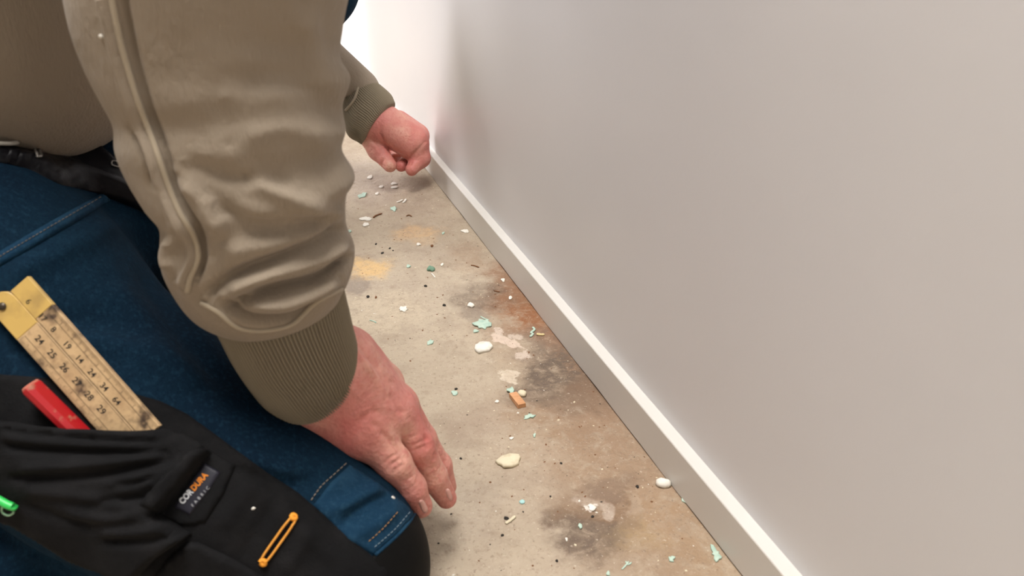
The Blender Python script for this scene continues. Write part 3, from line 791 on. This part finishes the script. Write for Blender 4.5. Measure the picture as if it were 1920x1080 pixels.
M_loop = mat('orange_cord', (.62, .27, .04), .7, .3)
zl = loop('orange_bartack', BP, (521, 1012), 50, 6.5, math.atan2(968 - 1055, 552 - 490), .00075, M_loop, person, .45, .0012, n=40, sq=.5); zl['label'] = 'long orange stitched loop'
for cx, cy in ((493, 1053), (549, 970)):
    loop('bartack_end', BP, (cx, cy), 4, 5, math.atan2(-87, 62), .0013, mat('bright_orange', (.75, .30, .03), .6, .3) if 'bright_orange' not in bpy.data.materials else bpy.data.materials['bright_orange'], zl, .45, .0012, n=10, sq=.8)
M_green = mat('green_plastic', (.03, .50, .09), .4, .5)
gt = mesh_obj('pull_tab', *tube(on(BP, [(-14, 920), (8, 932), (24, 941), (34, 944)], .0035, .47), [.0022, .0024, .0024, .0021] if False else .0022, 10), M_green, person); gt['label'] = 'bright green pull tab'
loop('ring', BP, (22, 951), 11, 9, .3, .0006, mat('clear_ring', (.25, .45, .28), .3, .5), gt, .47, .003, n=18, sq=1)

# ------------------------------------------------------------------ carpenter's tools in the pocket
def frame_on(px0, py0, px1, py1, lift, g=.45):
    a, na = cast(BP, px0, py0, g); b_, nb_ = cast(BP, px1, py1, g)
    return a, b_
dt = min(proj(cast(BJ, 30, 600)[0][None])[2][0], .48) - .010
db = proj(cast(bvh_of(panel), 215, 790)[0][None])[2][0] - .0065
db -= 0
O_ = P(8, 572, dt); E_ = P(207, 797, db)
ax_ = (E_ - O_); ax_ /= np.linalg.norm(ax_)
wv = P(8 + 74.5, 572 - 66.7, dt) - P(8, 572, dt); wv -= ax_ * (wv @ ax_); wv /= np.linalg.norm(wv)
nn_ = np.cross(ax_, wv)
if nn_ @ (CAM - O_) < 0: nn_ = -nn_
Lr = np.linalg.norm(E_ - O_) + .018
def wood_mat():
    m = mat('worn_rule_wood', (.50, .345, .185), .6, .3, noise=[(60, (.38, .25, .13), .4, .7, I3), (50, (.07, .045, .03), .53, .62, I3), (300, (.30, .2, .11), .5, .8, I3)], bump=[('noise', 300, .0002, I3)])
    return m
M_wood = wood_mat(); M_tip = mat('varnished_tip', (.52, .345, .10), .45, .4, noise=[(80, (.38, .25, .08), .45, .7, I3)]); M_ink = mat('black_ink', (.02, .018, .015), .7, .3)
M_woodr = mat('grimy_rule_wood', (.55, .37, .19), .55, .35, noise=[(38, (.055, .035, .02), .53, .62, I3)])
ruler = thing('folding_ruler', 'worn yellow wooden folding rule standing in the black thigh pocket', 'ruler', tuple(O_))
HW = .00745
def leaf_pt(s, t, z): return O_ + ax_ * s + wv * t + nn_ * z
def leaf(s0, s1, t0, t1, z1, th, rounded, name, m, parent):
    prof = []
    if rounded:
        c_ = (t0 + t1) / 2; r_ = (t1 - t0) / 2
        for k in range(13):
            a = math.pi * k / 12; prof.append((s0 + r_ - r_ * math.sin(a), c_ + r_ * math.cos(a)))
    else: prof = [(s0, t1), (s0, t0)]
    prof += [(s1, t0), (s1, t1)]
    n = len(prof); e = .0003; V = []
    cs, ct = np.mean([q_[0] for q_ in prof]), np.mean([q_[1] for q_ in prof])
    for z, sh in ((z1, e), (z1 - e, 0), (z1 - th, 0)):
        for s_, t_ in prof: V.append(leaf_pt(s_ + np.sign(cs - s_) * sh, t_ + np.sign(ct - t_) * sh, z))
    Fc = [tuple(range(n)), tuple(2 * n + k for k in range(n))[::-1]]
    for L_ in (0, 1):
        for k in range(n): Fc.append((L_ * n + k, L_ * n + (k + 1) % n, (L_ + 1) * n + (k + 1) % n, (L_ + 1) * n + k))
    o = mesh_obj(name, V, Fc, m, parent, smooth=False); fix_normals(o); return o
lfA = leaf(-HW, Lr, -HW, HW, .0, .0032, True, 'leaf', M_wood, ruler); lfA['label'] = 'front leaf with round end'
BOFF = -.0016; W2 = .0122
lfB = leaf(.0005 - .004, Lr, HW + .0002, HW + W2, -.0004, .0034, False, 'leaf', M_wood, ruler); lfB['label'] = 'second leaf with square end'
leaf(-HW, .019, -HW, HW, .00025, .0034, True, 'end_plate', M_tip, lfA); leaf(-.0036, .017, HW + .0001, HW + W2 + .0002, -.00015, .0034, False, 'end_plate', M_tip, lfB)
rv = [leaf_pt(0, -.001, .0004) + wv * .0022 * math.cos(a) + ax_ * .0022 * math.sin(a) for a in np.linspace(0, 2 * math.pi, 12, endpoint=False)]
rv2 = [p_ + nn_ * .0006 for p_ in rv]
mesh_obj('rivet', rv + rv2, [tuple(range(12, 24)), ] + [(k, (k + 1) % 12, 12 + (k + 1) % 12, 12 + k) for k in range(12)], mat('dark_rivet', (.06, .045, .03), .4, .5, metal=.5), lfA)
# scale marks (flat print, a hair above the wood)
def marks(s0, s1, te, sgn, z, parent):
    parts = []; k = 0; s = s0
    while s < s1:
        ln = .0042 if k % 10 == 0 else (.0032 if k % 5 == 0 else .0022); wd = .00016
        t1 = te + sgn * ln
        parts.append(([leaf_pt(s, te + sgn * .0004, z), leaf_pt(s + wd, te + sgn * .0004, z), leaf_pt(s + wd, t1, z), leaf_pt(s, t1, z)], [(0, 1, 2, 3)])); s += .001; k += 1
    V, Fc = merge(*parts); o = mesh_obj('scale_marks', V, Fc, M_ink, parent, smooth=False); o['kind'] = 'stuff'
marks(.020, Lr, -HW, 1, .00012, lfA); marks(.018, Lr, HW + W2, -1, -.00025, lfB)
for te, z, pr in ((-HW + .0047, .00012, lfA), (HW + .0004, -.00025, lfB), (HW - .0006, .00012, lfA), (HW + W2 - .0045, -.00025, lfB)):
    V = [leaf_pt(.020, te, z), leaf_pt(Lr, te, z), leaf_pt(Lr, te + .00022, z), leaf_pt(.020, te + .00022, z)]
    mesh_obj('scale_line', V, [(0, 1, 2, 3)], M_ink, pr, smooth=False)
def numeral(txt, s, t, z, size, parent, m=M_ink):
    cu = bpy.data.curves.new('n', 'FONT'); cu.body = txt; cu.size = 1; cu.offset = .012; cu.resolution_u = 2
    o = bpy.data.objects.new('n', cu); link(o); bpy.context.view_layer.update()
    me = o.evaluated_get(bpy.context.evaluated_depsgraph_get()).to_mesh()
    V = [leaf_pt(s + v_.co.x * size, t + v_.co.y * size, z) for v_ in me.vertices]; fs = [tuple(p_.vertices) for p_ in me.polygons]
    bpy.data.objects.remove(o)
    if np.cross(V[fs[0][1]] - V[fs[0][0]], V[fs[0][2]] - V[fs[0][0]]) @ nn_ < 0: fs = [f_[::-1] for f_ in fs]
    return V, fs
nm = [numeral(str(n_), .0245 + .0102 * i, .0002, .00013, .0052, lfA) for i, n_ in enumerate((24, 25, 26, 27, 28, 29)) if .0245 + .0102 * i < Lr - .006]
V, Fc = merge(*nm); mesh_obj('numerals', V, Fc, M_ink, lfA, smooth=False)['kind'] = 'stuff'
nm = [numeral(n_, .006 + .0102 * i, HW + .0022, -.00010 if i < 2 else -.00024, .0048, lfB) for i, n_ in enumerate(('6', '17', '8', '19', '14', '24', '34', '64')) if .006 + .0102 * i < Lr - .006]
V, Fc = merge(*nm); mesh_obj('numerals', V, Fc, M_ink, lfB, smooth=False)['kind'] = 'stuff'

# flat red carpenter's pencil
pd = proj(cast(bvh_of(panel), 140, 790)[0][None])[2][0] - .0055
p0 = P(56, 722, pd - .004); p1 = P(158, 822, pd + .003)
pa = (p1 - p0) / np.linalg.norm(p1 - p0); pw = P(56 + 7, 722 - 7.2, pd) - p0; pw -= pa * (pw @ pa); pw /= np.linalg.norm(pw); pz = np.cross(pa, pw)
if pz @ (CAM - p0) < 0: pz = -pz
pencil = thing('carpenter_pencil', 'flat red carpenter pencil beside the folding rule in the black pocket', 'pencil', tuple(p0))
def prism(s0, s1, w_, h_, name, m, parent, ch=.0022):
    prof = [(-w_, -h_ + ch), (-w_ + ch, -h_), (w_ - ch, -h_), (w_, -h_ + ch), (w_, h_ - ch), (w_ - ch, h_), (-w_ + ch, h_), (-w_, h_ - ch)]
    V = []
    for s_, k in ((s0, .88), (s0 + .0006, 1), (s1, 1)):
        for a, b_ in prof: V.append(p0 + pa * s_ + pw * a * k + pz * b_ * k)
    n = 8; Fc = [tuple(range(n)), tuple(2 * n + k for k in range(n))]
    for L_ in (0, 1):
        for k in range(n): Fc.append((L_ * n + k, L_ * n + (k + 1) % n, (L_ + 1) * n + (k + 1) % n, (L_ + 1) * n + k))
    o = mesh_obj(name, V, Fc, m, parent, smooth=False); fix_normals(o); return o
LP = np.linalg.norm(p1 - p0)
prism(.0008, LP, .0062, .0036, 'barrel', mat('red_lacquer', (.36, .008, .012), .42, .4, noise=[(120, (.34, .14, .09), .56, .66, I3)]), pencil)
prism(-.0004, .0009, .0058, .0033, 'end_grain', mat('pencil_end', (.42, .13, .09), .7, .3), pencil)

# ------------------------------------------------------------------ debris on the floor
M_mint = mat('mint_paint', (.45, .57, .475), .7, .3, noise=[(200, (.33, .48, .40), .45, .7, I3)]); M_chalk = mat('white_plaster', (.74, .71, .64), .85, .2, noise=[(150, (.62, .57, .48), .5, .75, I3)])
M_cream = mat('cream_plaster', (.66, .59, .43), .85, .2, noise=[(150, (.55, .47, .32), .5, .75, I3)]); M_tan = mat('tan_wood', (.58, .31, .16), .7, .3, noise=[(60, (.48, .24, .11), .4, .7, (1, 6, 1))])
M_dark = mat('dark_grit', (.03, .026, .022), .8, .2); M_brown = mat('brown_splinter', (.16, .07, .03), .8, .2); M_yel = mat('yellow_foam', (.64, .52, .27), .8, .2); M_tur = mat('turquoise_chip', (.38, .62, .60), .7, .3)
def px_m(px, py):
    d = depth_floor(px, py); r = ray(px, py); return d / FPX, abs(r[2]) / np.linalg.norm(r)
def cam_axes(px, py):
    """on the floor: unit vector to the picture's right, and away from the lens"""
    a = F(px + 1, py) - F(px, py); a /= np.linalg.norm(a); b_ = F(px, py - 1) - F(px, py); b_ /= np.linalg.norm(b_); b_ -= a * (a @ b_); b_ /= np.linalg.norm(b_); return a, b_
def flake(name, px, py, w_, h_, m, label, cat, rough=.25, th=.0012, curl=.001, turn=0., seed=0, shape=None, group=None):
    k, sn = px_m(px, py); rx = w_ * k / 2; ry = h_ * k / 2 / sn; g = np.random.default_rng(seed or int(px * 7 + py * 13)); c_ = F(px, py); a, b_ = cam_axes(px, py)
    th = min(th, .35 * min(rx, ry) * 2)
    n = 16; V = []; ph = g.uniform(0, 6.28, 4)
    def rad(t):
        if shape is not None: return shape[int(round(t / (2 * math.pi) * n)) % n]
        return 1 + rough * (.6 * math.sin(2 * t + ph[0]) + .5 * math.sin(3 * t + ph[1]) + .45 * math.sin(5 * t + ph[2]) + .35 * math.sin(7 * t + ph[3]))
    ct, st = math.cos(turn), math.sin(turn)
    rings_ = [(0, None), (.5, 0), (.92, 0), (1, -.4), (1, -1), (.6, -1)]
    z0 = .0003
    def pt(rr, t, zz):
        x = rr * rx * rad(t) * math.cos(t); y = rr * ry * rad(t) * math.sin(t)
        X = x * ct - y * st; Y = x * st + y * ct
        u = rr * math.cos(t + ph[0])
        z = z0 + curl * (u * u) * .8 + (th if zz == 0 else th * (1 + zz)) + (g.uniform(-.15, .15) * th if zz == 0 else 0)
        return c_ + a * X + b_ * Y + np.array([0, 0, z])
    V.append(c_ + np.array([0, 0, z0 + th * 1.15]))
    for rr, zz in rings_[1:]:
        for i in range(n): V.append(pt(rr, 2 * math.pi * i / n, zz))
    V.append(c_ + np.array([0, 0, z0]))
    Fc = [(0, 1 + i, 1 + (i + 1) % n) for i in range(n)]
    for L_ in range(4):
        for i in range(n): Fc.append((1 + L_ * n + i, 1 + (L_ + 1) * n + i, 1 + (L_ + 1) * n + (i + 1) % n, 1 + L_ * n + (i + 1) % n))
    Fc += [(1 + 4 * n + i, len(V) - 1, 1 + 4 * n + (i + 1) % n) for i in range(n)]
    return put(name, V, Fc, m, label, cat, c_, group)
def put(name, V, Fc, m, label, cat, c_, group=None):
    V = np.array(V) ; V[:, 2] -= V[:, 2].min(); V = V - np.array([c_[0], c_[1], 0])
    o = mesh_obj(name, V, Fc, m); o.location = (c_[0], c_[1], 0.0); fix_normals(o)
    return tag(o, label, cat, group)
def lump(name, px, py, w_, h_, m, label, cat, tall=.6, rough=.2, turn=0., group=None, sharp=False):
    k, sn = px_m(px, py); rx = w_ * k / 2; ry = h_ * k / 2 / sn * .8; rz = tall * min(rx, ry); g = np.random.default_rng(int(px * 5 + py * 11)); c_ = F(px, py); a, b_ = cam_axes(px, py)
    nu, nv = 14, 9; V = [c_ + [0, 0, rz]]; ph = g.uniform(0, 6.28, 6); ct, st = math.cos(turn), math.sin(turn)
    for j in range(1, nv):
        v_ = math.pi * j / nv
        for i in range(nu):
            u = 2 * math.pi * i / nu
            R_ = 1 + rough * (math.sin(2 * u + ph[0]) * .5 + math.sin(3 * u + 2 * v_ + ph[1]) * .4 + math.sin(5 * u - 3 * v_ + ph[2]) * .35 + g.uniform(-.3, .3))
            x = rx * R_ * math.sin(v_) * math.cos(u); y = ry * R_ * math.sin(v_) * math.sin(u); z = rz * R_ * math.cos(v_)
            V.append(c_ + a * (x * ct - y * st) + b_ * (x * st + y * ct) + np.array([0, 0, max(z, -rz * .6)]))
    V.append(c_ - [0, 0, rz * .6])
    Fc = [(0, 1 + i, 1 + (i + 1) % nu) for i in range(nu)]
    for j in range(nv - 2):
        for i in range(nu): Fc.append((1 + j * nu + i, 1 + (j + 1) * nu + i, 1 + (j + 1) * nu + (i + 1) % nu, 1 + j * nu + (i + 1) % nu))
    Fc += [(1 + (nv - 2) * nu + i, len(V) - 1, 1 + (nv - 2) * nu + (i + 1) % nu) for i in range(nu)]
    return put(name, V, Fc, m, label, cat, c_, group)
def splinter(name, pts, wpx, m, label, cat, group=None, flat=.6):
    k, sn = px_m(*pts[0]); r = wpx * k / 2; ln = smooth_line(pts, 4); q_ = [F(x, y, r * flat + .0002) for x, y in ln]
    V, Fc = tube(q_, [r * (.6 if i in (0, len(q_) - 1) else 1 + .15 * math.sin(i * 2.3)) for i in range(len(q_))], 7)
    V[:, 2] = (V[:, 2] - r) * flat + r
    return put(name, V, Fc, m, label, cat, F(*pts[len(pts) // 2]), group)
star = [1.0, .72, .95, .6, .75, 1.0, .62, .7, 1.05, .85, .6, .8, .6, .95, .7, 1.05]
FL, LU, SP = flake, lump, splinter
FL('paint_flake', 904, 609, 36, 22, M_mint, 'largest mint green paint flake, jagged, on the brown-stained concrete', 'paint flake', th=.0018, curl=.002, shape=star)
SP('paint_flake', [(901, 593), (908, 597), (914, 599)], 3.2, M_mint, 'thin mint green sliver just beyond the largest green flake', 'paint flake')
FL('paint_flake', 892, 622, 9, 6, M_mint, 'tiny mint green crumb just in front of the largest green flake', 'paint flake')
FL('plaster_chip', 906, 654, 35, 17, M_chalk, 'elongated white plaster chip in front of the largest green flake', 'plaster chip', rough=.16, th=.004, turn=-.35)
FL('plaster_chip', 954, 867, 43, 24, M_cream, 'largest cream plaster flake, lying alone near the fingertips', 'plaster chip', rough=.16, th=.003, curl=.0018, turn=.75)
# little wooden block
k_, _ = px_m(970, 753); a1 = F(979, 765) - F(962, 743); Lb = np.linalg.norm(a1); a1 /= Lb; a2 = np.array([-a1[1], a1[0], 0]); cB = F(970, 754)
bv, bf = box((0, 0, .0024), (Lb * 1.0, 16 * k_, .0048)); bv = bv + rng.uniform(-.0003, .0003, bv.shape); bv = np.array([cB + a1 * x + a2 * y + np.array([0, 0, z]) for x, y, z in bv])
ob = put('wood_offcut', bv, bf, M_tan, 'small tan rectangular wood offcut lying on the concrete', 'wood offcut', cB); ob.data.polygons.foreach_set('use_smooth', [False] * 6)
bm_ = ob.modifiers.new('bevel', 'BEVEL'); bm_.width = .0004; bm_.segments = 2
LU('plaster_chip', 979, 741, 16, 12, M_cream, 'rounded cream plaster pebble right behind the tan wood offcut', 'plaster chip', tall=.8)
FL('paint_flake', 957, 734, 13, 11, M_mint, 'curled mint green flake at the far left end of the tan offcut', 'paint flake', curl=.003)
FL('paint_flake', 993, 782, 18, 8, M_mint, 'thin mint green flake in front of the tan wood offcut', 'paint flake', rough=.4, turn=.3)
SP('paint_flake', [(999, 613), (1002, 618), (996, 623), (999, 626), (994, 631)], 5, M_mint, 'zigzag mint green flake left of the yellowish chip by the skirting', 'paint flake')
SP('foam_chip', [(1006, 626), (1013, 627), (1021, 627)], 6, M_yel, 'yellowish stick-shaped chip right of the zigzag green flake', 'foam chip')
LU('plaster_chip', 883, 574, 13, 9, M_chalk, 'greyish white plaster crumb on the dark stain beyond the largest green flake', 'plaster chip')
LU('plaster_chip', 957, 559, 7, 8, M_chalk, 'white crumb on the rusty stain close to the skirting', 'plaster chip', tall=.5)
LU('plaster_chip', 1243, 910, 27, 18, M_chalk, 'white plaster lump touching the foot of the skirting board', 'plaster chip', tall=.8, rough=.14)
FL('paint_flake', 1342, 1040, 17, 22, M_mint, 'pale mint green flake beside the skirting, nearest the picture bottom right', 'paint flake', rough=.45)
SP('paint_shaving', [(1166, 1067), (1172, 1061), (1179, 1052)], 3.5, M_mint, 'left one of two crossed mint green shavings at the picture bottom', 'paint shaving')
SP('paint_shaving', [(1173, 1052), (1178, 1058), (1184, 1054)], 3.5, M_mint, 'right one of two crossed mint green shavings at the picture bottom', 'paint shaving')
FL('paint_flake', 1140, 1077, 8, 7, M_mint, 'pale green crumb at the bottom edge left of the crossed shavings', 'paint flake')
FL('paint_flake', 1259, 1049, 12, 9, M_mint, 'pale green flake on brown concrete right of the crossed shavings', 'paint flake', rough=.35)
LU('paint_flake', 979, 942, 11, 9, M_tur, 'smooth turquoise pebble-shaped flake between cream flake and cream splinter', 'paint flake', tall=.5, rough=.08)
SP('splinter', [(948, 981), (957, 975), (966, 967)], 6.5, M_cream, 'cream stick-shaped splinter lying across a black crumb', 'splinter')
LU('crumb', 949, 972, 9, 8, M_dark, 'black crumb under the end of the cream splinter', 'crumb', tall=.35)
LU('paint_flake', 808, 506, 14, 10, mat('dull_green', (.16, .27, .19), .8, .2), 'dull green paint lump with a white splinter before it', 'paint flake', rough=.3)
SP('splinter', [(809, 512), (813, 516), (816, 520)], 2.6, M_chalk, 'short white splinter in front of the dull green lump', 'splinter')
FL('plaster_chip', 756, 580, 20, 11, M_chalk, 'white star-shaped chip on the pale yellowish patch of concrete', 'plaster chip', shape=star[3:] + star[:3], turn=.2)
SP('paint_shaving', [(693, 600), (698, 601), (703, 603), (705, 605)], 3, M_mint, 'curled pale green shaving close to the near cuff', 'paint shaving')
FL('paint_flake', 807, 643, 11, 9, M_mint, 'small pale green flake midway between sleeve cuff and largest green flake', 'paint flake')
FL('paint_flake', 852, 738, 11, 9, M_mint, 'small mint green flake right of the near wrist, dark crumb behind', 'paint flake', turn=.8)
LU('crumb', 855, 730, 6, 4, M_dark, 'dark crumb behind the small mint flake right of the wrist', 'crumb')
LU('plaster_chip', 932, 754, 8, 6, M_chalk, 'greyish white crumb left of the tan wood offcut', 'plaster chip')
SP('splinter', [(883, 497), (890, 498), (898, 501)], 3.2, M_brown, 'curved brown wood splinter on the open concrete', 'splinter')
SP('splinter', [(926, 545), (932, 546), (937, 547)], 3, M_brown, 'dark brown splinter on the rusty stain near the skirting', 'splinter')
LU('crumb', 690, 557, 6, 5, M_dark, 'dark round pebble on yellowish concrete beside the sleeve', 'crumb')
LU('crumb', 705, 558, 4, 6, M_brown, 'reddish brown crumb right of the dark pebble by the sleeve', 'crumb')
LU('crumb', 798, 537, 6, 4, M_dark, 'dark crumb in front of the dull green lump', 'crumb')
LU('crumb', 833, 573, 6, 5, M_dark, 'dark crumb left of the greyish white plaster crumb', 'crumb')
FL('paint_flake', 766, 500, 8, 5, M_mint, 'pale green fleck left of the dull green lump', 'paint flake')
FL('paint_flake', 680, 367, 14, 9, M_mint, 'pale mint flake beside the sleeve bulge, before the far fist', 'paint flake', rough=.35, curl=.002)
FL('paint_flake', 738, 392, 11, 8, M_mint, 'pale mint flake in front of the far fist', 'paint flake', rough=.35)
LU('paint_flake', 655, 435, 8, 6, M_mint, 'small green lump right against the sleeve outline', 'paint flake')
for (x, y, w_, h_, lb) in ((694, 333, 11, 6, 'white oval chip left of and before the far fist'), (739, 345, 13, 4, 'farther of two parallel white slivers under the far fist'), (740, 352, 12, 4, 'nearer of two parallel white slivers under the far fist'),
                           (715, 351, 8, 5, 'small white chip left of the two parallel slivers'), (707, 364, 7, 4, 'white crumb between the pale mint flake and the slivers'), (685, 411, 22, 7, 'wide flat white chip beside the sleeve'), (686, 422, 13, 6, 'white lump in front of the wide flat white chip'),
                           (872, 434, 14, 6, 'flat pale chip near the skirting halfway to the fist'), (829, 497, 5, 5, 'bright white crumb right of the dull green lump'), (943, 526, 7, 6, 'white crumbs against the skirting above the rusty stain'),
                           (785, 459, 9, 4, 'flat white fleck on the orange-stained concrete'), (1110, 953, 15, 11, 'white flat flake in the middle of the dark round stain'), (1062, 1012, 4, 7, 'white crumb at the left rim of the dark round stain'), (959, 823, 8, 4, 'thin white fleck beyond the largest cream flake')):
    FL('plaster_chip', x, y, w_, h_, M_chalk, lb, 'plaster chip', rough=.22)
SP('splinter', [(744, 379), (750, 377), (755, 374)], 4, M_chalk, 'pale splinter pair, left one, before the far fist', 'splinter'); SP('splinter', [(755, 380), (759, 377), (761, 373)], 4, M_chalk, 'pale splinter pair, right one, before the far fist', 'splinter')
SP('splinter', [(700, 408), (705, 404), (716, 400)], 4, M_brown, 'brown splinter right of the wide flat white chip', 'splinter'); SP('splinter', [(762, 405), (767, 403), (772, 406)], 3, M_brown, 'short brown curled splinter in front of the pale mint flake', 'splinter')
LU('crumb', 810, 462, 6, 4, M_brown, 'rusty brown crumb right of the orange-stained concrete', 'crumb'); FL('paint_flake', 831, 438, 5, 4, M_mint, 'tiny green crumb near the skirting behind the rusty crumb', 'paint flake')
FL('paint_flake', 1088, 988, 8, 8, M_mint, 'tiny mint crumb inside the dark round stain', 'paint flake'); FL('paint_flake', 1002, 817, 5, 7, M_mint, 'tiny mint crumb between tan offcut and largest cream flake', 'paint flake')
for x, y, s_ in ((942, 1004, 6), (1044, 1052, 6), (1195, 913, 7), (1052, 869, 5), (864, 860, 5), (1032, 931, 4), (1111, 969, 6), (846, 964, 4), (919, 1021, 3), (822, 1019, 4), (705, 458, 4), (731, 466, 4), (717, 475, 5), (737, 470, 3)):
    LU('crumb', x, y, s_, s_ * .9, M_dark, 'tiny black crumb on the bare concrete', 'crumb', tall=.5, group='tiny black crumbs scattered on the concrete')
# green scraps caught under the skirting
FL('paint_flake', 1284, 941, 8, 10, M_mint, 'mint scrap caught under the skirting in front of the white lump', 'paint flake', turn=.8); FL('paint_flake', 1347, 1017, 6, 10, M_mint, 'mint scrap caught under the skirting nearest the picture bottom', 'paint flake', turn=.8)
# flecks on the clothes
def fleck(px, py, r, lb, bvh, guess, m=M_chalk):
    p_, n_ = cast(bvh, px, py, guess)
    if n_ @ (CAM - p_) < 0: n_ = -n_
    k = proj(p_[None])[2][0] / FPX * r; u = np.cross(n_, [0, 0, 1.]); u /= np.linalg.norm(u); v_ = np.cross(n_, u); V = []
    for zz, rr in ((-.0003, 1), (.0006, .9)):
        for i in range(9): t = 2 * math.pi * i / 9; V.append(u * math.cos(t) * k * rr * (1 + .2 * math.sin(3 * t)) + v_ * math.sin(t) * k * rr * .7 + n_ * zz)
    Fc = [tuple(range(9)), tuple(range(9, 18))] + [(i, (i + 1) % 9, 9 + (i + 1) % 9, 9 + i) for i in range(9)]
    o = mesh_obj('paint_fleck', V, Fc, m); o.location = tuple(p_); fix_normals(o); tag(o, lb, 'paint fleck')
fleck(190, 68, 6, 'tiny pale fleck stuck to the khaki sleeve left of its seam', BS, .4)
fleck(475, 953, 4, 'tiny white fleck on the black trouser panel', BP, .45); fleck(737, 933, 5, 'white fleck on the denim knee beside the little finger', BK, .45)

# grit too small to count: one object, four kinds of speck
def grit():
    V = []; Fc = []; mi = []; g = np.random.default_rng(31); k_ = 0
    oct_ = np.array([(1, 0, 0), (-1, 0, 0), (0, 1, 0), (0, -1, 0), (0, 0, 1.), (0, 0, -.3)]); of = [(0, 2, 4), (2, 1, 4), (1, 3, 4), (3, 0, 4), (2, 0, 5), (1, 2, 5), (3, 1, 5), (0, 3, 5)]
    for m_, (n, a0, a1, x0) in enumerate(((750, .0002, .0012, -.33), (230, .0002, .0015, -.33), (650, .0002, .0010, -.33), (700, .0002, .0014, -.2))):
        for i in range(n):
            y = .25 + 2.0 * g.random() ** 1.5; x = g.uniform(x0, -.015); s_ = a0 + (a1 - a0) * g.random() ** 3
            a = g.uniform(0, 6.28); R_ = np.array([[math.cos(a), -math.sin(a), 0], [math.sin(a), math.cos(a), 0], [0, 0, .45]])
            V.append(oct_ * [s_ * g.uniform(.5, 1.8), s_, s_] @ R_.T + [x, y, s_ * .13]); Fc += [tuple(k + 6 * k_ for k in f_) for f_ in of]; mi += [m_] * 8; k_ += 1
    o = mesh_obj('floor_grit', np.vstack(V), Fc, M_cream, smooth=False)
    for m in (M_chalk, M_dark, M_brown): o.data.materials.append(m)
    o.data.polygons.foreach_set('material_index', mi); tag(o, 'fine pale, dark and brown grit scattered over the bare concrete', 'grit', kind='stuff')
grit()
